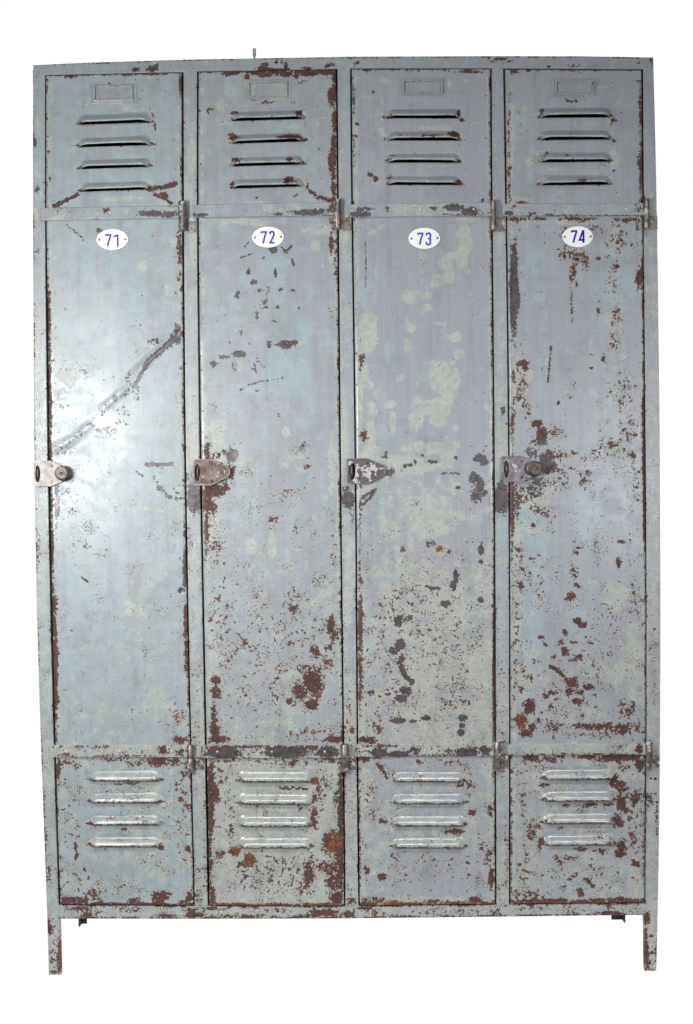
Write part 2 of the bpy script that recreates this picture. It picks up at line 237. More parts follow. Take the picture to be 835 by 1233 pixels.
many('D', 'cream', [(443, 400, 11, 26, .98), (433, 455, 4, 60, .9), (438, 450, 8, 12, .8), (492, 357, 9, 9, 1), (527, 338, 7, 8, 1), (535, 318, 8, 9, 1), (541, 333, 7, 8, 1), (556, 312, 6, 14, 1), (560, 295, 8, 12, .9), (562, 326, 4.5, 5, 1), (544, 308, 5, 4, 1), (509, 311, 4.5, 5.5, 1), (509, 326, 2.5, 3.5, .9), (514, 356, 6, 4, 1), (504, 353, 4, 3, .85), (514, 371, 5, 4, 1), (496, 395, 5, 5.5, 1), (491, 415, 5, 7, 1), (548, 406, 7, 6, 1), (552, 427, 7, 6, 1, -40), (545, 437, 4, 4, .9), (530, 452, 13, 20, 1), (524, 440, 7, 7, .95), (541, 470, 10, 14, 1), (549, 455, 5, 14, .9), (530, 492, 14, 11, 1), (512, 489, 6, 5, 1), (505, 482, 4, 6, .9), (444, 464, 6, 5, 1), (453, 475, 4, 7, 1), (448, 487, 7, 4, .95), (470, 487, 8, 5, .9), (483, 455, 6, 3, .9, -35), (502, 463, 2.4, 2.4, .9), (529, 390, 2.6, 2, 1), (535, 391, 2.2, 2, 1), (566, 354, 3.6, 3, .95), (586, 490, 3, 4, .8), (450, 495, 6, 6, .95), (473, 508, 4.5, 16, .9), (500, 508, 10, 12, .85), (515, 492, 14, 10, .85), (528, 500, 12, 20, .75), (549, 516, 4, 4, .9), (515, 540, 34, 10, .8), (445, 560, 16, 28, .86), (495, 560, 50, 14, .74), (540, 540, 20, 20, .66), (446, 520, 8, 14, .8), (515, 620, 30, 40, .7), (470, 640, 16, 14, .78), (540, 740, 50, 90, .6), (470, 760, 40, 90, .56), (520, 860, 60, 30, .62), (585, 860, 10, 30, .8), (576, 800, 16, 50, .62), (500, 700, 30, 40, .6), (461, 98, 10, 4, .4), (540, 102, 4, 5, .7), (561, 98, 3, 2.5, .9), (460, 160, 4, 40, .62), (520, 155, 40, 4, .52), (560, 210, 10, 3, .5), (455, 222, 16, 4, .55), (590, 282, 5, 25, .7), (448, 280, 5, 4, .9), (460, 274, 4, 4, .85), (560, 280, 12, 14, .66), (565, 264, 20, 4, .7), (440, 950, 12, 38, .64), (445, 1000, 12, 30, .52), (510, 1036, 20, 8, .66), (530, 1060, 20, 10, .5), (520, 1083, 60, 6, .66), (590, 950, 6, 60, .6)])
many('D', 'cream', [(545, 960, 8, 60, .3)])
D['cream'] -= ((UU > 465) & (UU < 590) & (VV > 1025) & (VV < 1078)) * .16
many('D', 'blue', [(440, 345, 9, 8, .95), (438, 360, 5, 12, .9), (508, 378, 4, 5, .9), (509, 455, 3.5, 3.2, 1), (466, 430, 3, 20, .75), (458, 480, 4, 20, .75), (490, 390, 3, 10, .75), (452, 350, 3, 40, .6), (498, 480, 3, 20, .72), (455, 150, 6, 30, .6), (455, 620, 10, 40, .68), (470, 700, 14, 40, .75), (460, 520, 10, 10, .8), (560, 760, 20, 50, .66), (520, 790, 14, 40, .66), (445, 770, 8, 50, .7), (520, 600, 20, 10, .62), (460, 1020, 20, 14, .6)])
# door 74
many('D', 'rust', [(620, 87, 5, 3, .72), (640, 86, 8, 1.6, .55), (771, 130, 2, 30, .66), (771.5, 210, 2, 35, .8), (770, 195, 3, 6, .7), (613, 150, 2, 40, .52), (613, 220, 2.5, 24, .6), (626, 243.5, 4.5, 2, .9), (738, 145, 3, 2.6, .9), (736, 150, 1.5, 1.2, .8), (739, 171, 2.4, 3, .82), (739, 206, 2, 2, .9), (735, 194, 3, 1.6, .6), (652, 134, 3, 4, .5), (655, 187, 6, 4, .5), (690, 122, 9, 2, .6), (682, 188, 2.4, 1.5, .7), (700, 219, 5, 1.4, .7), (625, 264.5, 12, 2.4, .82), (650, 264, 8, 1.6, .7), (695, 264, 24, 2, .72), (755, 265, 18, 2.2, .74), (768, 270, 3.5, 8, .66),
    (618, 300, 3.5, 7, .6), (615.5, 350, 1.8, 50, .55), (680, 287, 5, 14, .58), (692, 306, 16, 7, .6), (698, 312, 10, 8, .6), (706, 318, 5, 8, .5), (674, 304, 4, 6, .5), (700, 270, 12, 8, .42), (690, 328, 3.4, 8, .76), (688, 334, 3, 4, .8), (694, 342, 3, 3, .6), (688, 365, 1.6, 20, .52), (740, 290, 18, 20, .34), (745, 270, 16, 8, .34), (720, 275, 14, 12, .3), (743, 321, 3, 2.4, .9), (720, 312, 3, 2, .7), (738, 335, 8, 20, .36), (720, 372, 3, 12, .5), (742, 380, 6, 16, .42), (762, 300, 8, 14, .3), (769, 335, 4, 9, .88), (628, 438, 7, 5, .74), (632, 443, 5, 4, .74), (628, 460, 9, 20, .42), (634, 492, 6, 12, .56), (625, 478, 4, 6, .6), (726, 432, 3, 5, .6), (711, 427, 1.6, 1.2, .8), (712, 443, 1.6, 1.6, .8), (740, 410, 8, 14, .34), (748, 470, 16, 24, .36), (672, 485, 1.8, 1.8, .95), (688, 478, 3, 3, .5), (652, 445, 2, 3, .5),
    (647, 510, 7, 4.4, .95), (652, 523, 6, 9, .62), (645, 533, 6, 6, .52), (668, 520, 10, 10, .44), (617, 515, 3, 34, .62), (640, 590, 25, 12, .40), (630, 600, 10, 8, .46), (616.5, 610, 2.6, 34, .9), (650, 612, 14, 6, .5), (670, 570, 26, 26, .33), (672, 548, 14, 8, .45), (705, 575, 10, 12, .44), (712, 552, 12, 5, .42), (760, 548, 6, 4, .66), (742, 540, 24, 18, .33), (735, 533, 6, 5, .5), (758, 520, 12, 20, .34), (765, 580, 8, 20, .34), (690, 545, 3, 3, .6), (745, 678, 3, 5.5, .82), (747, 652, 4, 2, .75), (693, 665, 4, 3, .74), (697, 660, 4, 2, .62), (642, 632, 2.4, 2, .9), (660, 620, 8, 10, .4), (625, 665, 5, 10, .48), (627, 680, 4, 8, .52), (690, 690, 5, 8, .6), (695, 705, 6, 4, .7), (686, 718, 5, 6, .7), (627, 705, 5, 5, .76), (640, 672, 3, 2.4, .7), (620, 740, 4, 60, .36), (640, 700, 20, 30, .28), (765, 720, 6, 20, .4),
    (695, 747, 5, 4, .92), (701, 752, 5, 4, .92), (680, 762, 4, 4, .75), (676, 775, 5, 8, .72), (680, 785, 6, 6, .7), (697, 790, 4, 3, .82), (690, 794, 6, 3, .62), (668, 790, 4, 3, .5), (691, 773, 5, 2, .6), (654, 768, 3, 4, .6), (657, 776, 3, 3, .7), (651, 767, 3, 2, .7), (690, 822, 8, 8, .74), (685, 832, 6, 6, .74), (698, 833, 6, 4, .78), (708, 827, 8, 4, .84), (714, 828, 4, 3, .6), (695, 843, 6, 3, .92), (637, 850, 7, 9, 1), (627, 868, 7, 8, .92), (633, 883, 8, 4, .92), (640, 876, 4, 5, .8), (648, 866, 3, 4, .72), (650, 857, 4, 3, .6), (657, 837, 4, 4, .74), (665, 834, 7, 3.6, .72), (670, 842, 5, 3, .64), (662, 850, 4, 4, .6), (645, 796, 6, 4, .5), (637, 815, 6, 4, .6), (628, 805, 5, 6, .55), (627, 830, 4, 5, .55), (722, 875, 30, 5, .7), (700, 873, 12, 5, .7), (748, 877, 18, 6, .74), (720, 884, 40, 4, .5), (665, 875, 12, 6, .55), (748, 850, 4, 10, .62), (757, 856, 8, 8, .58), (760, 850, 6, 4, .6), (765, 875, 8, 6, .6), (620, 790, 4, 60, .42), (720, 790, 30, 40, .26), (680, 840, 50, 40, .26), (730, 750, 20, 30, .26), (742, 757, 3, 3, .5),
    (640, 912, 11, 5.5, .86), (632, 916, 6, 4, .7), (660, 914, 12, 4, .66), (675, 910, 6, 3, .7), (700, 910, 14, 2.5, .6), (712, 911, 6, 3, .75), (740, 912, 20, 5, .92), (762, 911, 10, 5, .92), (770, 920, 6, 8, .97), (752, 923, 6, 6, .62), (655, 944.5, 6, 2.6, .86), (740, 942, 11, 5, .8), (748, 948, 7, 5, .8), (742, 936, 3, 4, .82), (735, 968, 8, 3, .7), (748, 966, 6, 9, .85), (755, 958, 6, 5, .66), (765, 958, 8, 4, .82), (764, 965, 7, 6, .76), (752, 974, 7, 5, .72), (745, 990, 6, 8, .76), (740, 986, 5, 3, .66), (748, 1018, 5, 9, .95), (747, 1028, 6, 5, .92), (766, 1040, 6, 4, .9), (765, 1000, 10, 55, .38), (640, 1000, 6, 8, .66), (650, 995, 4, 4, .5), (640, 1008, 5, 3, .6), (676, 1035, 10, 6, .56), (690, 1033, 8, 3, .5), (700, 1022, 10, 3, .56), (724, 1024, 8, 4, .58), (720, 1010, 20, 14, .25), (702, 970, 12, 3, .52), (710, 968, 6, 2.5, .78), (682, 970, 5, 2.4, .7), (675, 997, 4, 2.4, .7), (700, 1074, 5, 6, .6), (690, 1060, 60, 20, .27), (640, 1078, 26, 7, .48), (630, 1045, 8, 30, .36), (630, 960, 8, 40, .33), (615, 1000, 1.8, 85, .6), (621, 1077, 6, 7, .62), (775, 1010, 1.6, 80, .5), (652, 1012, 3, 4, .8), (650, 1022, 2, 6, .6), (770, 950, 4, 8, .4)])
stroke('D', 'rust', [(663, 802), (670, 806), (677, 813)], 4, .95); stroke('D', 'rust', [(681, 817), (686, 826)], 3, .8)
stroke('D', 'rust', [(704, 1057), (710, 1061), (714, 1067)], 3, .95)
stroke('D', 'rust', [(663.5, 417), (661.5, 440), (659.5, 460)], 1.3, .72)
for v in range(478, 652, 3):
    ell('D', 'rust', float(Ri[3](v)) - .8, v, 2.0, 4, .95)
for v in range(310, 475, 3):
    ell('D', 'rust', float(Ri[3](v)) - .4, v, 1.7, 3, .66 + .25 * math.sin(v * .16))
for u in range(618, 776, 3):
    ell('D', 'rust', u, float(DB[3](u)) - 3.0, 4, 2.2 + 1.1 * math.sin(u * .07), .78 + .16 * math.sin(u * .17))
many('D', 'bare', [(652, 526, 8, 14, .8), (658, 556, 9, 13, .95), (640, 592, 22, 12, .55), (650, 580, 14, 8, .6), (619, 348, 5, 54, 1.0), (622, 360, 4, 20, .9), (622, 605, 5, 24, .66), (617, 660, 2, 30, .5), (770, 333, 4, 9, .9), (640, 545, 10, 7, .62), (665, 562, 8, 8, .7), (625, 470, 6, 14, .5), (618, 455, 3, 12, .6), (720, 545, 12, 8, .42)])
many('D', 'cream', [(616, 170, 4, 70, .7), (622, 240, 14, 4, .8), (632, 132, 4, 6, .7), (638, 197, 5, 7, .85), (740, 195, 8, 18, .66), (735, 145, 8, 4, .6), (690, 150, 40, 5, .52), (665, 205, 24, 3, .45), (650, 186, 8, 5, .7), (655, 218, 6, 6, .8), (725, 105, 14, 1.6, .7), (745, 123, 4, 3, .7), (645, 108, 3, 3, .8), (737, 103, 3, 2.5, .8), (680, 268, 60, 4, .62), (740, 285, 8, 14, .62), (628, 465, 10, 36, .72), (636, 452, 6, 8, .8), (625, 430, 6, 10, .66), (735, 340, 8, 20, .5), (730, 390, 10, 20, .56), (742, 400, 10, 24, .6), (748, 430, 7, 6, .8), (740, 445, 4, 6, .6), (740, 470, 12, 14, .62), (640, 600, 26, 14, .78), (660, 580, 12, 14, .72), (625, 640, 12, 20, .66), (728, 500, 6, 12, .7), (742, 545, 30, 16, .5), (623, 690, 10, 60, .62), (640, 640, 20, 12, .55), (700, 700, 26, 8, .5), (760, 790, 16, 50, .78), (748, 810, 16, 20, .7), (740, 720, 20, 30, .66), (720, 810, 30, 20, .52), (630, 820, 16, 26, .7), (622, 740, 10, 60, .62), (700, 790, 20, 20, .5), (655, 820, 14, 8, .7), (640, 785, 10, 10, .6), (690, 862, 60, 16, .52), (630, 895, 14, 3, .7), (632, 1020, 14, 60, .62), (720, 1040, 20, 5, .7), (720, 1060, 40, 20, .46), (640, 940, 20, 20, .62), (765, 1050, 8, 40, .66), (700, 948, 40, 4, .56)])
many('D', 'blue', [(645, 320, 14, 24, .72), (630, 325, 5, 5, .9), (650, 355, 10, 14, .66), (745, 350, 28, 30, .82), (728, 395, 10, 20, .75), (745, 300, 20, 20, .7), (652, 436, 10, 5, .9), (711, 420, 4, 20, .7), (740, 480, 20, 10, .66), (705, 620, 24, 50, .72), (640, 650, 26, 70, .78), (640, 760, 16, 60, .86), (635, 840, 12, 18, .85), (625, 150, 14, 30, .62), (650, 850, 14, 10, .7), (690, 740, 20, 30, .6), (700, 1060, 40, 16, .75), (640, 200, 8, 40, .55)])
# stains of ochre
many('D', 'orange', [(283, 1024, 7, 7, .8), (301, 1036, 9, 8, .85), (401, 1016, 14, 14, .9), (379, 940, 5, 5, .9), (530, 661, 8, 6, .7), (627, 868, 7, 8, .8), (520, 655, 5, 4, .8), (345, 1080, 60, 8, .5), (480, 1084, 40, 4, .7), (375, 825, 14, 20, .3), (637, 850, 7, 9, .4), (85, 1084, 12, 5, .3), (193, 1080, 10, 8, .4), (215, 865, 12, 14, .6)])
for _ in range(90):
    ell('D', 'orange', rng.uniform(435, 592), rng.uniform(640, 890), rng.uniform(1, 3), rng.uniform(1, 3.4), rng.uniform(.7, 1))
for _ in range(30):
    ell('D', 'orange', rng.uniform(250, 405), rng.uniform(540, 890), rng.uniform(.8, 2), rng.uniform(.8, 2), .8)
for i in range(4):      # left edges rubbed smooth by hands
    for v in range(270 if i else 420, 740, 4):
        w = .7 + .3 * math.sin(v * .045 + i * 2)
        ell('D', 'polish', float(Li[i](v)) + 2.2, v, 2.6, 5, w)
for v in range(470, 640, 4):
    ell('D', 'polish', float(Ri[2](v)) - 2.4, v, 2.4, 5, 1.0)
for i in range(4):
    for (a, b, vb, vt, tl, upper) in LOUV[i]:
        ell('D', 'polish', (a + b) / 2, vb - 6, (b - a) / 2, 7, .35 if upper else .85)
# dents (metres, + towards the viewer)
dent = smooth_noise(60) * .00055 + smooth_noise(16) * .00006
D['dent'] = dent.astype(np.float32)


def bump(u, v, ru, rv, h, ang=0):
    du = UU - u; dv = VV - v
    c, s = math.cos(math.radians(ang)), math.sin(math.radians(ang))
    D['dent'] += (h * np.exp(-(((du * c + dv * s) / ru) ** 2 + ((-du * s + dv * c) / rv) ** 2))).astype(np.float32)


bump(136, 482, 20, 5, .0013, -40); bump(126, 490, 7, 6, .0006); bump(146, 472, 8, 5, .0009, -40); bump(104, 516, 13, 5.5, .0017, -34); bump(80, 533, 16, 5.5, .0018, -30); bump(92, 540, 20, 7, -.0010, -30); bump(66, 540, 6, 6, .0012)
bump(186, 429, 36, 5, -.0017, -42); bump(178, 424, 34, 4, .0007, -42); bump(190, 412, 9, 8, .0010); bump(213, 405, 8, 7, -.0012, -40); bump(95, 450, 40, 30, .0022); bump(85, 540, 30, 60, -.001)
bump(219, 711, 4, 4, -.0012); bump(80, 243, 16, 3, .0008, -25); bump(197, 240, 12, 3, .0008, 25); bump(196, 226, 18, 3, .0008, -12); bump(661, 552, 14, 14, .0012); bump(280, 548, 9, 9, -.0006); bump(760, 548, 8, 5, -.0008)
bump(390, 560, 14, 14, .0008); bump(340, 415, 50, 4, -.0007, -13); bump(619, 345, 5, 45, -.0006)

# ---- frame layer -----------------------------------------------------------
F = LAYERS['F']
F['rust'] += np.interp(VV, [60, 500, 700, 900, 1110, 1175], [-.06, -.06, -.02, .04, .09, .09]).astype(np.float32)
F['cream'] += np.interp(VV, [60, 200, 600, 900, 1180], [.34, .42, .46, .52, .52]).astype(np.float32)
F['blue'] += np.interp(UU, [0, 500, 800], [.48, .44, .36]).astype(np.float32); F['pit'] += np.interp(VV, [60, 500, 700, 900, 1175], [.16, .16, .28, .36, .36]).astype(np.float32)
F['bare'] += .05
many('F', 'bare', [(163, 84, 5, 2.4, .9), (183, 82.5, 6, 4, .95), (189, 81, 3, 4, .8), (320, 77.5, 4, 2.4, .9), (333, 75, 2, 2.4, .8), (345, 79, 2.4, 3.4, .95), (339, 75, 1.6, 2, .7), (398, 78, 5, 2.4, .85), (42, 172, 3, 5, .85), (45, 228, 3, 4, .7), (47, 302, 3, 4, .66), (51, 400, 3, 6, .5), (234, 600, 9, 18, 1), (229, 575, 8, 8, .55), (420, 602, 9, 10, .95), (417, 590, 8, 7, .6), (604, 600, 9, 19, 1), (600, 585, 8, 6, .6), (235, 258, 3, 2.4, .8), (783, 960, 6, 14, .66), (430, 590, 4, 3, .7), (228, 650, 8, 30, .36), (45, 660, 5, 18, .55), (774, 240, 5, 6, .85), (240, 700, 6, 30, .3), (606, 494, 3, 5, .8), (424, 620, 5, 20, .42)])
many('F', 'rust', [(163, 85, 5, 1.4, .9), (183, 84, 5, 2, .7), (316, 82.5, 7, 2.6, 1), (325, 83.5, 5, 1.6, .9), (340, 84, 9, 1.6, .9), (345, 82, 3, 2.4, .85), (370, 82.4, 5, 1.6, .85), (394, 80, 4, 2, .75), (430, 76, 3, 1.5, .75), (602, 71, 8, 1.8, .8), (615, 73, 3, 2, .7), (594, 74, 3, 1.6, .7), (661, 80, 2, 1.4, .9), (693, 79, 8, 2, .45), (785, 73, 3, 6, .5), (770, 76, 4, 1, .5), (45, 90, 3, 8, .4),
    (52, 975, 4, 24, .56), (54, 1005, 3, 10, .62), (50, 950, 4, 10, .4), (60, 1052, 3, 14, .42), (60, 1119, 4, 6, .92), (58.5, 1112, 2, 6, .7), (72, 1150, 2.5, 24, .82), (66, 1170, 8, 3, .6), (63, 1156, 4, 6, .62), (70, 1160, 4, 12, .6), (65, 1147, 6, 4, .55), (66, 1135, 8, 10, .34), (779, 1106, 4, 7, .92), (778, 1125, 1.6, 8, .8), (778.5, 1146, 3, 14, .94), (780, 1160, 5, 8, .72), (785, 1147, 2.2, 2.2, .95), (784, 1127, 2, 2, .8), (790, 1148, 1.4, 10, .7), (784, 1168, 8, 3, .55), (791, 980, 2, 30, .5), (788, 910, 3, 10, .3),
    (95, 1094, 16, 2, .7), (110, 1096, 14, 5, .5), (106, 1102, 8, 4, .66), (160, 1095, 14, 4, .5), (200, 1103, 12, 3, .7), (235, 1102, 14, 4, .8), (230, 1096, 10, 4, .6), (258, 1094, 14, 2, .72), (290, 1103, 40, 2.6, .6), (335, 1096, 18, 4, .46), (390, 1099, 22, 5, .78), (375, 1103, 24, 2.6, .74), (420, 1101, 10, 5, .7), (440, 1094, 12, 2.6, .75), (455, 1100, 14, 4, .5), (478, 1104, 8, 2, .9), (520, 1098, 30, 4, .38), (560, 1098, 20, 4, .45), (600, 1098, 14, 5, .45), (640, 1093, 24, 3, .46), (690, 1096, 14, 4, .46), (735, 1092, 6, 4, .62), (735, 1099, 14, 2, .85), (760, 1098, 8, 3, .4), (240, 1080, 6, 12, .5), (226, 1086, 4, 6, .6), (424, 1085, 5, 8, .62), (610, 1030, 2, 40, .42), (605, 900, 5, 40, .32), (420, 860, 6, 30, .34), (237, 880, 6, 40, .3), (424, 880, 3, 3, .9), (416, 876, 2.4, 2, .85), (415, 945, 2, 30, .5), (247, 1020, 1.5, 60, .4), (604, 810, 6, 60, .26), (788, 830, 4, 30, .34), (786, 780, 5, 40, .26)])
many('F', 'cream', [(231, 190, 5, 34, .78), (227, 236, 6, 20, .85), (234, 290, 6, 40, .74), (226, 130, 3, 30, .6), (415, 280, 7, 40, .62), (601, 280, 7, 30, .72), (414, 520, 6, 50, .78), (603, 540, 6, 40, .76), (234, 540, 7, 40, .66), (235, 680, 7, 60, .66), (420, 700, 7, 80, .72), (604, 700, 6, 30, .5), (238, 860, 7, 60, .7), (423, 880, 6, 80, .76), (605, 860, 6, 60, .6), (47, 700, 4, 40, .3), (48, 460, 5, 60, .6), (45, 150, 4, 20, .62), (60, 1050, 5, 20, .7), (55, 900, 5, 14, .7), (785, 240, 4, 24, .62), (784, 300, 4, 14, .6), (787, 720, 5, 40, .62), (783, 1120, 6, 40, .7), (66, 1140, 6, 30, .66), (400, 1098, 300, 6, .56), (605, 470, 6, 30, .6), (788, 500, 3, 60, .4)])
many('F', 'blue', [(48, 200, 6, 60, .78), (420, 110, 7, 60, .7), (604, 640, 7, 40, .8), (604, 760, 7, 60, .7), (415, 130, 6, 50, .7), (785, 300, 5, 60, .55), (52, 740, 5, 40, .8), (110, 82, 60, 6, .6), (420, 75, 40, 6, .7), (604, 560, 6, 30, .7), (788, 600, 5, 60, .6)])
many('F', 'orange', [(424, 880, 4, 4, 1), (416, 876, 3, 3, .9), (423, 720, 5, 60, .35), (72, 1140, 3, 30, .6), (784, 1168, 8, 4, .7), (66, 1172, 8, 4, .6), (400, 1104, 340, 2.4, .45)])
for u in range(44, 790, 3):
    ell('F', 'rust', u, float(TOP(u)) + .8, 3, 1, .48 + .2 * math.sin(u * .09) * math.sin(u * .031 + 1))
    if 72 < u < 776:
        ell('F', 'rust', u, float(BB(u)) - .8, 3, 1.5, .62 + .16 * math.sin(u * .13))
        ell('F', 'rust', u, float(RAIL_B(u)) + .6, 3, 1, .5 + .2 * math.sin(u * .07))
for v in range(85, 1088, 4):
    for i in range(4):
        ell('F', 'rust', float(Ro[i](v)) + .3, v, 1, 3, .14 + .2 * math.sin(v * .05 + i) + .1 * (v > 700))
        ell('F', 'rust', float(Lo[i](v)) - .3, v, 1, 3, .14 + .2 * math.sin(v * .06 + i) + .1 * (v > 700))
    ell('F', 'rust', float(FL(v)) + .6, v, 1.2, 3, .38 + .2 * math.sin(v * .05))
F['dent'] = (smooth_noise(50) * .0003 + smooth_noise(14) * .00004).astype(np.float32)

# ---- strap layer -----------------------------------------------------------
S = LAYERS['S']
S['pit'] += .25; S['rust'] += np.where(VV < 500, .02, .2); S['cream'] += np.where(VV < 500, .36, .6); S['bare'] += np.where(VV < 500, .02, .2); S['blue'] += .45
S['rust'] += ((VV > 500) & (UU > 610)) * -.12; S['bare'] += ((VV > 500) & (UU > 610)) * -.2
many('S', 'bare', [(190, 258.5, 22, 3.6, .92), (205, 259.5, 8, 3, .9), (175, 259.5, 10, 2, .7), (372, 257, 22, 3.4, .88), (385, 255, 10, 3, .8), (242, 260, 8, 2, .85), (336, 259, 6, 1.6, .7), (438, 253, 10, 2.4, .88), (434, 259, 12, 3, .88), (546, 251, 12, 4, .95), (566, 256, 11, 5, .95), (522, 252, 4, 2, .8), (466, 253, 4, 3, .6), (612, 258, 5, 3, .8), (640, 258, 5, 2, .6), (660, 259.5, 4, 1.6, .8), (270, 905, 20, 7, .88), (345, 904, 26, 7, .9), (395, 904, 14, 7, .72), (302, 903, 10, 5, .3), (456, 905, 10, 5, .88), (480, 907, 14, 4, .85), (500, 902, 8, 4, .6), (562, 905, 13, 5, .92), (584, 902, 6, 5, .8), (540, 903, 14, 5, .4)])
many('S', 'rust', [(198, 902, 6, 5, .9), (218, 905, 8, 5, .6), (80, 908, 14, 2.5, .55), (150, 909, 40, 1.6, .5), (110, 898, 30, 2, .46), (258, 901, 10, 4, .66), (300, 898, 50, 1.5, .66), (375, 899, 12, 3, .75), (385, 907, 10, 3, .6), (570, 901, 10, 4, .66), (455, 897, 20, 2, .6), (500, 908, 60, 1.4, .55), (769, 901, 4, 6, .85), (700, 907, 60, 1.4, .55), (640, 907, 30, 1.5, .55), (700, 260.5, 70, 1.2, .5), (615, 250, 5, 3, .55), (207, 250, 6, 3, .4), (130, 254, 4, 4, .5), (400, 252, 4, 6, .62), (580, 259, 10, 2, .55), (770, 255, 4, 6, .55), (550, 259.5, 16, 1.4, .55)])
many('S', 'cream', [(310, 906, 16, 4, .95), (330, 901, 7, 5, .9), (345, 905, 5, 5, .9), (395, 900, 8, 4, .7), (500, 901, 14, 3, .9), (430, 905, 8, 6, .8), (520, 903, 16, 5, .85), (100, 258, 40, 5, .5), (320, 255, 40, 6, .5), (205, 255, 10, 5, .66), (690, 903, 80, 5, .62)])
S['bare'] += ((VV > 500) & (UU > 240) & (UU < 605)) * .14
S['dent'] = (smooth_noise(30) * .00012).astype(np.float32)


def sample(a, u, v):
    u = np.clip(u, 0, PW - 1.001); v = np.clip(v, 0, PH - 1.001)
    i = v.astype(int); j = u.astype(int); fv = v - i; fu = u - j
    return (a[i, j] * (1 - fv) * (1 - fu) + a[i + 1, j] * fv * (1 - fu) + a[i, j + 1] * (1 - fv) * fu + a[i + 1, j + 1] * fv * fu)


# ------------------------------------------------------------------ materials
class NT:
    def __init__(self, name):
        self.m = bpy.data.materials.new(name); self.m.use_nodes = True
        self.t = self.m.node_tree; self.t.nodes.clear()
        self.out = self.n('ShaderNodeOutputMaterial')
        self.co = self.n('ShaderNodeTexCoord').outputs['Object']

    def n(self, ty, **kw):
        x = self.t.nodes.new(ty)
        for k, v in kw.items(): setattr(x, k, v)
        return x

    def put(self, sock, v):
        if isinstance(v, bpy.types.NodeSocket): self.t.links.new(v, sock)
        elif v is not None:
            if sock.type == 'RGBA' and not hasattr(v, '__len__'): v = (v, v, v, 1)
            if sock.type == 'VECTOR' and hasattr(v, '__len__'): v = tuple(v)[:3]
            sock.default_value = v

    def math(self, op, a, b=0.0, c=0.0, clamp=False):
        x = self.n('ShaderNodeMath', operation=op, use_clamp=clamp)
        self.put(x.inputs[0], a); self.put(x.inputs[1], b); self.put(x.inputs[2], c)
        return x.outputs[0]

    def noise(self, scale, detail=3, rough=.55, stretch=None, off=(0, 0, 0), dist=0):
        mp = self.n('ShaderNodeMapping'); self.put(mp.inputs['Vector'], self.co)
        mp.inputs['Location'].default_value = off
        mp.inputs['Scale'].default_value = stretch or (1, 1, 1)
        x = self.n('ShaderNodeTexNoise'); self.put(x.inputs['Vector'], mp.outputs[0])
        x.inputs['Scale'].default_value = scale; x.inputs['Detail'].default_value = detail
        x.inputs['Roughness'].default_value = rough; x.inputs['Distortion'].default_value = dist
        return x.outputs['Fac']

    def step(self, x, e0, e1, lo=0, hi=1):
        r = self.n('ShaderNodeMapRange', interpolation_type='SMOOTHSTEP')
        for i, q in enumerate((x, e0, e1, lo, hi)): self.put(r.inputs[i], q)
        return r.outputs[0]

    def mix(self, f, a, b):
        x = self.n('ShaderNodeMix', data_type='RGBA')
        self.put(x.inputs[0], f); self.put(x.inputs[6], a); self.put(x.inputs[7], b)
        return x.outputs[2]

    def mul(self, c, f):
        x = self.n('ShaderNodeVectorMath', operation='SCALE')
        self.put(x.inputs[0], c); self.put(x.inputs['Scale'], f)
        return x.outputs[0]

    def bsdf(self, col, rough, metal=0.0, bump=None, bs=.5, bd=.001, spec=.5):
        p = self.n('ShaderNodeBsdfPrincipled')
        self.put(p.inputs['Base Color'], col); self.put(p.inputs['Roughness'], rough); self.put(p.inputs['Metallic'], metal)
        p.inputs['Specular IOR Level'].default_value = spec
        if bump is not None:
            b = self.n('ShaderNodeBump'); b.inputs['Strength'].default_value = bs; b.inputs['Distance'].default_value = bd
            self.put(b.inputs['Height'], bump); self.t.links.new(b.outputs[0], p.inputs['Normal'])
        self.t.links.new(p.outputs[0], self.out.inputs[0])
        return self.m


def srgb(r, g, b, k=1.0):
    f = lambda c: ((c / 255 + .055) / 1.055) ** 2.4 if c > 10 else c / 255 / 12.92
    return (f(r) * k, f(g) * k, f(b) * k, 1)


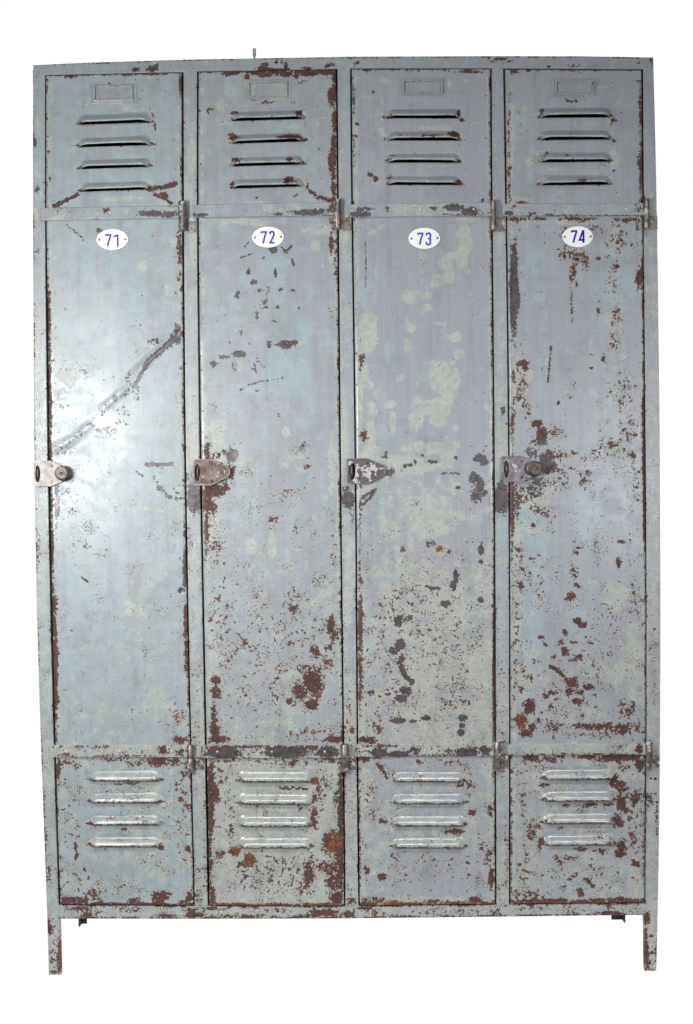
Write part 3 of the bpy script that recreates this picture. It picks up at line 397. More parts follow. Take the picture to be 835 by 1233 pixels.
def worn_paint(name, off=(0, 0, 0), gloss=.30):
    t = NT(name)
    aw = t.n('ShaderNodeAttribute', attribute_name='wear'); s1 = t.n('ShaderNodeSeparateColor'); t.put(s1.inputs[0], aw.outputs['Color'])
    at_ = t.n('ShaderNodeAttribute', attribute_name='tint'); s2 = t.n('ShaderNodeSeparateColor'); t.put(s2.inputs[0], at_.outputs['Color'])
    rust, cream, bare = s1.outputs[0], s1.outputs[1], s1.outputs[2]
    blue, orange = s2.outputs[0], s2.outputs[1]
    big = t.noise(9, 5, .6, off=off)
    med = t.noise(48, 5, .6, off=(3 + off[0], 1, 2))
    med2 = t.noise(36, 5, .62, off=(7 + off[0], 5, 2), dist=.3)
    fine = t.noise(210, 3, .6, off=(1 + off[0], 4, 2))
    mid = t.noise(95, 4, .62, off=(6 + off[0], 2, 9))
    streak = t.noise(1, 5, .62, stretch=(110, 110, 3.5), off=off)
    streak2 = t.noise(1, 4, .6, stretch=(42, 42, 3.2), off=(2 + off[0], 0, 1))
    # rust: many small pits and hand sized patches
    n = t.math('ADD', t.math('MULTIPLY', mid, .5), t.math('MULTIPLY', fine, .5))
    rv = t.math('ADD', rust, t.math('MULTIPLY', t.math('SUBTRACT', n, .5), 3.9))
    pn = t.noise(380, 1.5, .5, off=(2 + off[0], 7, 3))
    pv = t.math('ADD', t.math('MAXIMUM', s2.outputs[2], t.math('MULTIPLY', rust, .85)), t.math('MULTIPLY', t.math('SUBTRACT', pn, .5), 2.0))
    clus = t.noise(26, 3, .6, off=(3 + off[0], 3, 6))
    pv = t.math('ADD', pv, t.math('MULTIPLY', t.math('SUBTRACT', clus, .54), 1.7))
    pm = t.step(pv, .62, .70)
    rm = t.math('MAXIMUM', t.step(rv, .47, .56), pm)
    halo = t.math('MAXIMUM', t.step(rv, .28, .44), t.step(pv, .44, .58))
    # primer
    nc = t.math('ADD', t.math('MULTIPLY', med, .48), t.math('ADD', t.math('MULTIPLY', big, .22), t.math('MULTIPLY', fine, .3)))
    cv = t.math('ADD', cream, t.math('MULTIPLY', t.math('SUBTRACT', nc, .5), 2.3))
    cm = t.math('MAXIMUM', t.step(cv, .49, .53), t.math('MULTIPLY', halo, .9))
    # bare steel
    nb = t.math('ADD', t.math('MULTIPLY', mid, .5), t.math('MULTIPLY', fine, .5))
    bv = t.math('ADD', bare, t.math('MULTIPLY', t.math('SUBTRACT', nb, .5), 2.8))
    bm = t.step(bv, .49, .54)
    # blue undercoat
    nl = t.math('ADD', t.math('MULTIPLY', streak2, .4), t.math('MULTIPLY', med2, .6))
    lv = t.math('ADD', blue, t.math('MULTIPLY', t.math('SUBTRACT', nl, .5), 1.7))
    lm = t.step(lv, .38, .66)
    grey = t.mix(t.step(big, .35, .65), srgb(150, 153, 159), srgb(147, 156, 158))
    grey = t.mix(t.math('MULTIPLY', t.step(blue, .52, .34), .5), grey, srgb(150, 153, 163))
    grey = t.mul(grey, t.step(streak, .25, .75, .94, 1.05))
    bl = t.mix(t.step(med, .35, .65), srgb(144, 162, 168), srgb(156, 173, 178))
    base = t.mix(t.math('MULTIPLY', lm, .72), grey, bl)
    cr = t.mix(t.step(mid, .35, .65), srgb(159, 163, 154), srgb(174, 179, 172))
    cr = t.mul(cr, t.step(med2, .3, .7, .93, 1.04))
    base = t.mix(t.math('MULTIPLY', cm, .88), base, cr)
    stain = t.math('MULTIPLY', t.step(t.math('ADD', orange, t.math('MULTIPLY', t.math('SUBTRACT', med, .5), .8)), .5, .85), .45)
    base = t.mix(stain, base, srgb(176, 142, 96))
    grime = t.math('MULTIPLY', t.step(t.math('ADD', t.math('MULTIPLY', med2, .6), t.math('MULTIPLY', fine, .4)), .56, .7), .22)
    base = t.mix(grime, base, srgb(120, 118, 112))
    barec = t.mix(t.step(mid, .35, .65), srgb(66, 61, 63), srgb(94, 88, 89))
    sc = t.noise(24, 9, .74, off=(4 + off[0], 9, 1), dist=1.2)
    base = t.mix(t.math('MULTIPLY', t.step(sc, .57, .66), .24), base, srgb(182, 188, 188))
    sc2 = t.noise(1, 6, .7, stretch=(14, 14, 75), off=(1 + off[0], 2, 8), dist=.6)
    base = t.mix(t.math('MULTIPLY', t.step(sc2, .58, .70), .22), base, srgb(184, 189, 186))
    base = t.mul(base, t.step(streak2, .52, .74, 1.0, .86))
    base = t.mul(base, t.step(t.noise(13, 6, .65, off=(9 + off[0], 3, 3)), .5, .72, 1.0, .88))
    base = t.mix(t.math('MULTIPLY', t.step(rv, .30, .48), .3), base, srgb(138, 112, 94))
    base = t.mix(bm, base, barec)
    rc = t.mix(t.step(mid, .38, .62), srgb(60, 36, 35), srgb(86, 54, 49))
    ro = t.mix(t.step(fine, .38, .62), srgb(84, 46, 31), srgb(128, 78, 46))
    rc = t.mix(t.math('MULTIPLY', t.step(orange, .3, .8), t.step(med, .35, .6)), rc, ro)
    rc = t.mul(rc, t.step(fine, .3, .7, .8, 1.15))
    base = t.mix(rm, base, rc)
    h = t.math('SUBTRACT', t.math('MULTIPLY', streak, .22), t.math('MULTIPLY', cm, .25))
    h = t.math('SUBTRACT', h, t.math('MULTIPLY', t.math('MAXIMUM', bm, rm), .75))
    h = t.math('ADD', h, t.math('MULTIPLY', t.math('MULTIPLY', fine, rm), .8))
    h = t.math('ADD', h, t.math('MULTIPLY', med, .15))
    rough = t.math('ADD', gloss - .06, t.math('MULTIPLY', big, .12))
    rough = t.math('ADD', rough, t.math('MULTIPLY', cm, .06))
    rough = t.math('ADD', rough, t.math('MULTIPLY', streak, .08))
    rough = t.math('ADD', rough, t.math('MULTIPLY', t.math('SUBTRACT', med2, .5), .35))
    rough = t.math('ADD', rough, t.math('MULTIPLY', rm, .28))
    rough = t.math('SUBTRACT', rough, t.math('MULTIPLY', bm, -.02))
    rough = t.math('SUBTRACT', rough, t.math('MULTIPLY', at_.outputs['Alpha'], .2))
    metal = t.math('MULTIPLY', t.math('MULTIPLY', bm, t.math('SUBTRACT', 1, rm)), .3)
    return t.bsdf(base, rough, metal, h, .8, .0006)


def worn_steel(name, c0, c1, rustamt=.5, metal=.85, rough=.38, paint=0.0):
    t = NT(name)
    a = t.noise(120, 4, .6); b = t.noise(420, 3, .6); c = t.noise(60, 4, .6, off=(4, 2, 1))
    col = t.mix(t.step(a, .35, .65), c0, c1)
    n = t.math('ADD', t.math('MULTIPLY', a, .5), t.math('MULTIPLY', c, .5))
    rm = t.step(n, .5 + .3 * (1 - rustamt) - .1, .5 + .3 * (1 - rustamt))
    col = t.mix(t.math('MULTIPLY', rm, .85), col, t.mix(t.step(b, .35, .65), srgb(84, 58, 50), srgb(124, 92, 76)))
    pm = t.step(t.math('ADD', t.noise(70, 4, .65, off=(8, 8, 1)), paint), .60, .63)
    col = t.mix(pm, col, srgb(178, 181, 176))
    r = t.math('ADD', rough, t.math('ADD', t.math('MULTIPLY', b, .12), t.math('MULTIPLY', rm, .25)))
    m = t.math('MULTIPLY', metal, t.math('MULTIPLY', t.math('SUBTRACT', 1, t.math('MULTIPLY', rm, .6)), t.math('SUBTRACT', 1, pm)))
    h = t.math('ADD', t.math('MULTIPLY', b, .3), t.math('MULTIPLY', pm, .6))
    return t.bsdf(col, r, m, h, .4, .0004)


def plain(name, c, rough=.5, metal=0.0, var=.1):
    t = NT(name)
    a = t.noise(70, 4, .6)
    col = t.mul(c, t.step(a, .3, .7, 1 - var, 1 + var))
    return t.bsdf(col, rough, metal, t.noise(200, 2), .1, .0003)


M_DOOR = worn_paint('worn_door_paint'); M_HOOD = worn_paint('rubbed_louver_paint', (0, 0, 0), .2); M_FRAME = worn_paint('worn_frame_paint', (5, 0, 0)); M_STRAP = worn_paint('worn_strap_paint', (9, 0, 0))
M_HINGE = worn_steel('hinge_steel', srgb(108, 99, 94), srgb(152, 143, 138), .45, .7, .34, .03)
M_LATCH = worn_steel('latch_steel', srgb(150, 138, 138), srgb(190, 180, 178), .48, .7, .34, .03)
M_LAT = [worn_steel('bright_latch_steel', srgb(150, 146, 142), srgb(180, 176, 172), .05, .45, .52), worn_steel('brown_latch_steel', srgb(84, 74, 72), srgb(112, 101, 97), .75, .6, .38, -.02),
         worn_steel('half_painted_latch_steel', srgb(84, 75, 77), srgb(108, 99, 101), .2, .6, .36, .1), worn_steel('violet_latch_steel', srgb(92, 89, 92), srgb(124, 121, 124), .2, .8, .3, .0)]
M_RIM = worn_steel('rubbed_rim_steel', srgb(104, 102, 103), srgb(132, 130, 130), .0, .7, .36, -.1)
M_KNOB = worn_steel('knob_steel', srgb(84, 76, 70), srgb(112, 104, 98), .35, .75, .42)
M_INNER = plain('cabinet_inside_paint', (.055, .05, .048, 1), .7)
M_SIDE = plain('cabinet_side_paint', srgb(160, 166, 170), .45)
M_BLACK = plain('black_steel_and_shade', (.008, .007, .007, 1), .7)  # near-black; also carries shade on the rear legs and behind the latch slots
M_ENAMEL = plain('white_enamel', (.9, .9, .9, 1), .16, 0, .01)
M_BLUE = plain('blue_numeral_enamel', srgb(76, 58, 180), .2, 0, .02)
M_DBLUE = plain('dark_blue_numeral_enamel', srgb(56, 34, 156), .2, 0, .02)
M_SCREW = plain('brown_screw_steel', srgb(120, 104, 96), .45, .6)
M_RIVET = plain('rivet_steel', srgb(205, 200, 196), .34, .8)

# ------------------------------------------------------------------ object helpers
def link(name, me, parent=None, mats=()):
    for m in mats: me.materials.append(m)
    o = bpy.data.objects.new(name, me); COL.objects.link(o)
    if parent: o.parent = parent
    return o


def mesh_from(name, co, faces, parent, mats, wear=None, tint=None, smooth=True):
    me = bpy.data.meshes.new(name)
    co = np.asarray(co, np.float32); faces = np.asarray(faces, np.int32)
    me.vertices.add(len(co)); me.vertices.foreach_set('co', co.ravel())
    k = faces.shape[1]
    me.loops.add(faces.size); me.loops.foreach_set('vertex_index', faces.ravel())
    me.polygons.add(len(faces)); me.polygons.foreach_set('loop_start', np.arange(0, faces.size, k, dtype=np.int32))
    me.update(calc_edges=True)
    for nm, d in (('wear', wear), ('tint', tint)):
        if d is not None:
            a = me.attributes.new(nm, 'FLOAT_COLOR', 'POINT'); a.data.foreach_set('color', np.asarray(d, np.float32).ravel())
    me.polygons.foreach_set('use_smooth', np.full(len(faces), smooth))
    me.validate()
    return link(name, me, parent, mats)


def attrs(ly, u, v):
    L = LAYERS[ly]; o = np.ones_like(u)
    return (np.stack([sample(L['rust'], u, v), sample(L['cream'], u, v), sample(L['bare'], u, v), o], -1),
            np.stack([sample(L['blue'], u, v), sample(L['orange'], u, v), sample(L['pit'], u, v), sample(L['polish'], u, v)], -1))


def edge_profile(r, depth, wall, n=7):
    p = [(0.0, depth)] if wall else []
    if wall and r > 0:
        for k in range(n):
            th = math.pi / 2 * k / n
            p.append((r * (1 - math.cos(th)), min(r, 1.5) * MM * (1 - math.sin(th))))
    return p


def sheet(name, ulo, uhi, vlo, vhi, y0, r, depth, ly, mat, parent, walls=(1, 1, 1, 1), louvers=(), step=1.0, rv=None, bulge=0):
    """folded sheet metal: a fine grid with rolled edges and returns (walls: left, right, top, bottom)"""
    rv = r if rv is None else rv
    um = .5 * (float(ulo(np.float64(600))) + float(uhi(np.float64(600)))); vm = .5 * (float(vlo(um)) + float(vhi(um)))
    ua, ub = float(ulo(vm)), float(uhi(vm))
    va, vb_ = float(vlo(um)), float(vhi(um))

    def axis(rr, w0, w1, length):
        p0 = edge_profile(rr, depth, w0); p1 = edge_profile(rr, depth, w1)
        n = max(2, int((length - rr * (bool(w0) + bool(w1))) / step))
        ins0 = [q[0] for q in p0]; ins1 = [q[0] for q in p1][::-1]
        t = np.linspace(0, 1, n + 1)
        kind = np.concatenate([np.zeros(len(p0)), np.ones(n + 1), np.full(len(p1), 2)])
        val = np.concatenate([ins0, t, ins1]); dep = np.concatenate([[q[1] for q in p0], np.zeros(n + 1), [q[1] for q in p1][::-1]])
        return kind, val, dep

    ku, vu, du = axis(r, walls[0], walls[1], ub - ua); kv, vv_, dv = axis(rv, walls[2], walls[3], vb_ - va)

    def place(k, val, lo, hi, rr, w0, w1):
        a = lo + rr * bool(w0); b = hi - rr * bool(w1)
        return np.where(k == 0, lo + val, np.where(k == 1, a + (b - a) * val, hi - val))

    uu = place(ku, vu, ua, ub, r, walls[0], walls[1])[None, :] + np.zeros((len(kv), 1))
    for _ in range(3):
        v = place(kv[:, None], vv_[:, None], vlo(uu), vhi(uu), rv, walls[2], walls[3])
        uu = place(ku[None], vu[None], ulo(v), uhi(v), r, walls[0], walls[1])
    dep = np.minimum(du[None] + dv[:, None], depth)
    nr, nc = uu.shape
    keep = np.ones((nr - 1, nc - 1), bool)
    for (a, b, lb, lt, tl, upper) in louvers:
        mu = (a + b) / 2
        jc = np.argmin(abs(uu[nr // 2] - mu)); i0 = np.argmin(abs(v[:, jc] - lb))
        target = lb + tl * (uu[i0] - mu)
        wcol = np.clip((np.minimum(uu[i0] - a, b - uu[i0]) + 12) / 10, 0, 1)
        delta = (target - v[i0]) * wcol
        for k in range(-9, 10):
            v[i0 + k] += delta * (1 - abs(k) / 10)
        cin = (uu[i0] > a + 3) & (uu[i0] < b - 3)
        cf = cin[:-1] & cin[1:]
        keep[i0 - 7:i0, :] &= ~cf[None, :]
    h = sample(LAYERS[ly]['dent'], uu, v) * np.clip(1 - dep / (.3 * depth), 0, 1)
    # dents die away at the edges
    eu = np.minimum(uu - ulo(v), uhi(v) - uu); ev = np.minimum(v - vlo(uu), vhi(uu) - v)
    if bulge: h = h + bulge * sst(eu / ((ub - ua) / 2)) * sst(ev / 120)
    X, Z = at(uu, v)
    co = np.stack([X, y0 + dep - h, Z], -1).reshape(-1, 3)
    idx = np.arange(nr * nc).reshape(nr, nc)
    q = np.stack([idx[:-1, :-1], idx[1:, :-1], idx[1:, 1:], idx[:-1, 1:]], -1)[keep]
    w, t = attrs(ly, uu.ravel(), v.ravel())
    return mesh_from(name, co, q, parent, [mat], w, t)


def hood(a, b, lb, lt, tl, upper, y0, parent):
    """one pressed louver"""
    n = int(b - a) + 1; mu = (a + b) / 2
    u = np.linspace(a, b, n + 24); e = np.minimum(u - a, b - u)
    base = lb + tl * (u - mu)
    gap = (2.7 if upper else .9) * sst(e / 16) * (1 + .12 * np.sin(u * .05 + lb)) - .2
    H = .0102
    te = np.clip(e / 11, 0, 1)
    topv = base - (lb - lt) * np.sqrt(np.clip(1 - (1 - te) ** 2, 0, 1)) - .15
    lip = base - gap
    rows = 15; T = np.linspace(0, 1, rows)[:, None]
    U = np.repeat(u[None], rows, 0)
    V = topv[None] + (lip - topv)[None] * T
    hh = H * sst(T * 1.08) * sst(e / 12)[None] ** .8
    hh[0] = -.0004
    X, Z = at(U, V)
    co = [np.stack([X, y0 - hh, Z], -1)]
    # turned lip
    X2, Z2 = at(u, lip + .35); co.append(np.stack([X2, y0 - hh[-1] + .0006, Z2], -1)[None])
    X3, Z3 = at(u, lip + .1); co.append(np.stack([X3, y0 - hh[-1] + .0018, Z3], -1)[None])
    co = np.concatenate(co, 0); nr, nc = co.shape[:2]
    Ua = np.concatenate([U, u[None], u[None]]); Va = np.concatenate([V, lip[None], lip[None]])
    idx = np.arange(nr * nc).reshape(nr, nc)
    q = np.stack([idx[:-1, :-1], idx[1:, :-1], idx[1:, 1:], idx[:-1, 1:]], -1).reshape(-1, 4)
    w, t = attrs('D', Ua.ravel(), Va.ravel())
    return mesh_from('louver', co.reshape(-1, 3), q, parent, [M_HOOD], w, t)


def box(bm, x0, x1, y0, y1, z0, z1, mi=0):
    vs = [bm.verts.new((x, y, z)) for x in (x0, x1) for y in (y0, y1) for z in (z0, z1)]
    for f in ((0, 1, 3, 2), (4, 6, 7, 5), (0, 4, 5, 1), (2, 3, 7, 6), (0, 2, 6, 4), (1, 5, 7, 3)):
        bm.faces.new([vs[i] for i in f]).material_index = mi


def finish(name, bm, parent, mats, smooth=True, bevel=0, angle=40):
    bmesh.ops.recalc_face_normals(bm, faces=bm.faces)
    me = bpy.data.meshes.new(name); bm.to_mesh(me); bm.free()
    for p in me.polygons: p.use_smooth = smooth
    o = link(name, me, parent, mats)
    if smooth: me.set_sharp_from_angle(angle=math.radians(angle))
    if bevel:
        md = o.modifiers.new('bevel', 'BEVEL'); md.width = bevel; md.segments = 3; md.limit_method = 'ANGLE'; md.angle_limit = math.radians(35)
    return o


def lathe_y(bm, cx, cz, prof, n=28, sx=1, sz=1, mi=0):
    """prof: (radius, y) from back to front"""
    rings = []
    for (r, y) in prof:
        rings.append([bm.verts.new((cx + r * sx * math.cos(2 * math.pi * k / n), y, cz + r * sz * math.sin(2 * math.pi * k / n))) for k in range(n)])
    for a, b in zip(rings[:-1], rings[1:]):
        for k in range(n):
            bm.faces.new((a[k], a[(k + 1) % n], b[(k + 1) % n], b[k])).material_index = mi
    bm.faces.new(rings[-1]).material_index = mi


def lathe_z(bm, cx, cy, prof, n=20, mi=0, tilt=0):
    rings = []
    for (r, z) in prof:
        rings.append([bm.verts.new((cx + r * math.cos(2 * math.pi * k / n), cy + r * math.sin(2 * math.pi * k / n), z)) for k in range(n)])
    for a, b in zip(rings[:-1], rings[1:]):
        for k in range(n):
            bm.faces.new((a[k], a[(k + 1) % n], b[(k + 1) % n], b[k])).material_index = mi
    bm.faces.new(rings[0]).material_index = mi; bm.faces.new(rings[-1]).material_index = mi


def dome(bm, u, v, y, r, h, mi=0, n=14):
    x, z = at(u, v)
    lathe_y(bm, float(x), float(z), [(r, y), (r * .92, y - h * .4), (r * .66, y - h * .78), (r * .3, y - h * .97), (r * .05, y - h)], n, mi=mi)


def plate_poly(bm, outer, y0, y1, inner=None, mi=0):
    """flat plate from front outlines (u, v); inner is a hole"""
    def loop(pts):
        vs = []
        for p in pts:
            x, z = at(*p); vs.append(bm.verts.new((float(x), y1, float(z))))
        return vs, [bm.edges.new((vs[i], vs[(i + 1) % len(vs)])) for i in range(len(vs))]
    _, e = loop(outer)
    if inner: e = e + loop(inner)[1]
    res = bmesh.ops.triangle_fill(bm, edges=e, use_beauty=True)
    fs = [g for g in res['geom'] if isinstance(g, bmesh.types.BMFace)]
    ext = bmesh.ops.extrude_face_region(bm, geom=fs)
    for g in ext['geom']:
        if isinstance(g, bmesh.types.BMVert): g.co.y = y0
    for f in bm.faces: f.material_index = mi


def rounded(u0, v0, u1, v1, r, n=4):
    pts = []
    for (cx, cy, a0) in ((u1 - r, v0 + r, -90), (u1 - r, v1 - r, 0), (u0 + r, v1 - r, 90), (u0 + r, v0 + r, 180)):
        for k in range(n + 1):
            a = math.radians(a0 + 90 * k / n); pts.append((cx + r * math.cos(a), cy + r * math.sin(a)))
    return pts


# ------------------------------------------------------------------ the locker
locker = bpy.data.objects.new('metal_locker', None); COL.objects.link(locker)
locker['label'] = 'old four-door grey steel locker with chipped rusty paint, numbered 71 to 74'
locker['category'] = 'locker'
YD = -.0035      # door face, a little proud of the frame
DEPTH = .31

top_left = lambda u: TOP(u)
one = lambda k: (lambda x: np.zeros_like(np.asarray(x, float)) + k)
# posts, rails, stiles
sheet('corner_post', FL, Lo[0], TOP, BB, 0, .7, .02, 'F', M_FRAME, locker, (1, 1, 1, 0), rv=.6)
sheet('corner_post', Ro[3], FR, TOP, BB, 0, .7, .02, 'F', M_FRAME, locker, (1, 1, 1, 0), rv=.6)
sheet('leg', FL, lin([(1100, 71.6), (1176, 73.3)]), BB, lambda u: np.asarray(u) * 0 + 1174.2, 0, .7, .016, 'F', M_FRAME, locker, (1, 1, 0, 1), rv=.8)
sheet('leg', lin([(1095, 776.3), (1172, 777)]), FR, BB, lambda u: np.asarray(u) * 0 + 1170.2, 0, .7, .016, 'F', M_FRAME, locker, (1, 1, 0, 1), rv=.8)
sheet('top_rail', Lo[0], Ro[3], TOP, RAIL_T, 0, .6, .02, 'F', M_FRAME, locker, (0, 0, 1, 1))
sheet('bottom_rail', Lo[0], Ro[3], RAIL_B, BB, 0, .6, .02, 'F', M_FRAME, locker, (0, 0, 1, 1))
for i in range(3):
    sheet('stile', Ro[i], Lo[i + 1], RAIL_T, RAIL_B, 0, .6, .02, 'F', M_FRAME, locker, (1, 1, 0, 0))

# carcass behind the front
def xz(u, v):
    x, z = at(u, v); return float(x), float(z)
xl, _ = xz(41.5, 400); xl2, _ = xz(57, 1090); xr, _ = xz(790, 400); xr2, _ = xz(792, 1090)
ztop = xz(420, 69.5)[1]; zbot = xz(420, 1104)[1]


def panel(name, pts, th, mat=M_SIDE, parent=locker):
    """pts: four corners of a sheet; extruded by th"""
    bm = bmesh.new()
    a = [bm.verts.new(p) for p in pts]; b = [bm.verts.new(tuple(np.array(p) + np.array(th))) for p in pts]
    bm.faces.new(a); bm.faces.new(b[::-1])
    for i in range(4): bm.faces.new((a[i], a[(i + 1) % 4], b[(i + 1) % 4], b[i]))
    return finish(name, bm, parent, [mat], smooth=False)


ztl = xz(41, 79.5)[1]; ztr = xz(787, 70)[1]; zbl = xz(60, 1105)[1]; zbr = xz(790, 1100.5)[1]
panel('side_panel', [(xl, .018, ztl - .002), (xl2, .018, zbl), (xl2, DEPTH, zbl), (xl, DEPTH, ztl - .002)], (.0012, 0, 0))
panel('side_panel', [(xr - .003, .018, ztr - .002), (xr2 - .003, .018, zbr), (xr2 - .003, DEPTH, zbr), (xr - .003, DEPTH, ztr - .002)], (.0012, 0, 0))
panel('back_panel', [(xl + .002, DEPTH - .002, ztl - .003), (xl2 + .002, DEPTH - .002, zbl), (xr2 - .003, DEPTH - .002, zbr), (xr - .003, DEPTH - .002, ztr - .003)], (0, .0012, 0), M_INNER)
panel('top_panel', [(xl + .002, .018, ztl - .004), (xr - .004, .018, ztr - .004), (xr - .004, DEPTH - .003, ztr - .004), (xl + .002, DEPTH - .003, ztl - .004)], (0, 0, .0012), M_SIDE)
panel('bottom_panel', [(xl2 + .003, .018, zbl + .004), (xr2 - .005, .018, zbr + .004), (xr2 - .005, DEPTH - .003, zbr + .004), (xl2 + .003, DEPTH - .003, zbl + .004)], (0, 0, .0012), M_INNER)
for i in range(3):
    a = xz(float(Ro[i](95) + Lo[i + 1](95)) / 2, 95); b = xz(float(Ro[i](1085) + Lo[i + 1](1085)) / 2, 1085)
    panel('partition', [(a[0], .022, ztop - .012), (b[0], .022, zbot + .012), (b[0], DEPTH - .004, zbot + .012), (a[0], DEPTH - .004, ztop - .012)], (.001, 0, 0), M_INNER)
# rear legs: rusty angle irons, the black colour also holding their shadow
for (x0, sg, w_) in ((xl2 + .003, 1, .014), (xr2 - .004, -1, .026)):
    bm = bmesh.new()
    box(bm, min(x0, x0 + sg * .003), max(x0, x0 + sg * .003), DEPTH - .026, DEPTH - .0035, 0, zbot + .06)
    box(bm, min(x0 + sg * .0031, x0 + sg * w_), max(x0 + sg * .0031, x0 + sg * w_), DEPTH - .0065, DEPTH - .0035, .0, zbot + .06)
    finish('rear_leg', bm, locker, [M_BLACK], smooth=False)

# doors ------------------------------------------------------------------
STR_U = [((49.6, 218, 251.5, 266.6, 248.4, 263.4), (61.5, 228, 896.2, 910.8, 896.4, 910.8)),
         ((235, 404.5, 247.5, 263, 244.4, 260.4), (243, 412.5, 896.3, 912, 896.8, 911.8)),
         ((420.2, 591.5, 247.2, 262.6, 244.8, 261), (427.5, 596, 895.4, 910.4, 894.4, 909)),
         ((604.8, 774.5, 246.4, 261.2, 245.6, 260.6), (610.8, 777, 895.4, 908.6, 894.6, 907.6))]
HINGE = [((216, 225.6, 244.4, 261.3, 279.8), (226.2, 234, 895.6, 911.4, 929)),
         ((402, 411, 242, 260, 277.8), (410, 420, 895, 911, 928)),
         ((589.8, 596.8, 243.2, 260.6, 279), (594, 602, 891.8, 908.6, 926.6)),
         ((773, 780.6, 241.5, 259.2, 277), (776, 784.2, 892.2, 908.4, 926))]
LEAF = [((225, 236.2, 262.6, 279.4), (233.4, 246.2, 911.2, 926)), ((410.5, 423, 260.6, 277.6), (419.4, 430, 911, 926)),
        ((596, 609.4, 261, 279), (601.4, 612.4, 908.6, 924)), ((780, 791.6, 259.8, 276.4), (783.6, 794.2, 909, 922.6))]
PLATES = [(136.2, 289, 19, 12.5, -1.0), (323.1, 286.2, 19, 12.5, 0), (510.9, 287.8, 19, 12.6, 0), (695.2, 285.6, 18.5, 12.5, 0)]
HOLD = [(113.5, 104, 160.8, 122.8), (298.8, 98.8, 346.6, 118.2), (484.5, 97, 533.2, 114.8), (667.6, 98, 714.8, 116)]
# each digit: strokes in a 6 x 15 cell, y up
DIG = {'7': [[(.2, 12.4), (.2, 14.2), (5.6, 14.2), (5.6, 13.2), (3.4, 6.5), (2.1, .2)]],
       '1': [[(.2, 12.0), (1.8, 13.3), (4.6, 14.3)], [(4.9, 15), (4.9, .1)]],
       '2': [[(.6, 11.2), (.6, 13.2), (1.6, 14.3), (4.3, 14.3), (5.3, 13.2), (5.3, 10.6), (3.6, 6.2), (.9, 1.4), (.9, .9), (5.9, .9)]],
       '3': [[(.7, 11.6), (.7, 13.4), (1.6, 14.3), (4.4, 14.3), (5.3, 13.4), (5.3, 9.0), (4.4, 8.0), (2.6, 7.9)], [(4.4, 8.0), (5.3, 7.0), (5.3, 1.9), (4.4, .8), (1.6, .8), (.7, 1.8), (.7, 3.8)]],
       '4': [[(6.6, 3.6), (.5, 3.6), (4.4, 14.6), (5.1, 14.6), (5.1, .1)]]}
DPOS = [(('7', 128.6, 297.6), ('1', 137.9, 298)), (('7', 315.3, 294), ('2', 325.0, 293.9)), (('7', 503.2, 296), ('3', 512.8, 296)), (('7', 688, 293), ('4', 697, 293.2))]


def add_stroke(bm, pts, w, y, mi):
    P = [np.array(p, float) for p in pts]; n = len(P)
    left, right = [], []
    for i in range(n):
        d0 = P[i] - P[i - 1] if i else P[1] - P[0]; d1 = P[i + 1] - P[i] if i < n - 1 else d0
        d0 = d0 / np.hypot(*d0); d1 = d1 / np.hypot(*d1)
        n0 = np.array([-d0[1], d0[0]]); n1 = np.array([-d1[1], d1[0]])
        m = n0 + n1; m = m / max(.3, m @ m) * 2 * .5 * 1.0
        m = (n0 + n1) / max(.5, (1 + n0 @ n1))
        left.append(P[i] + m * w / 2); right.append(P[i] - m * w / 2)
    def mk(p, yy):
        x, z = at(p[0], p[1]); return bm.verts.new((float(x), yy, float(z)))
    L = [mk(p, y) for p in left]; R = [mk(p, y) for p in right]
    for i in range(n - 1):
        bm.faces.new((L[i], L[i + 1], R[i + 1], R[i])).material_index = mi


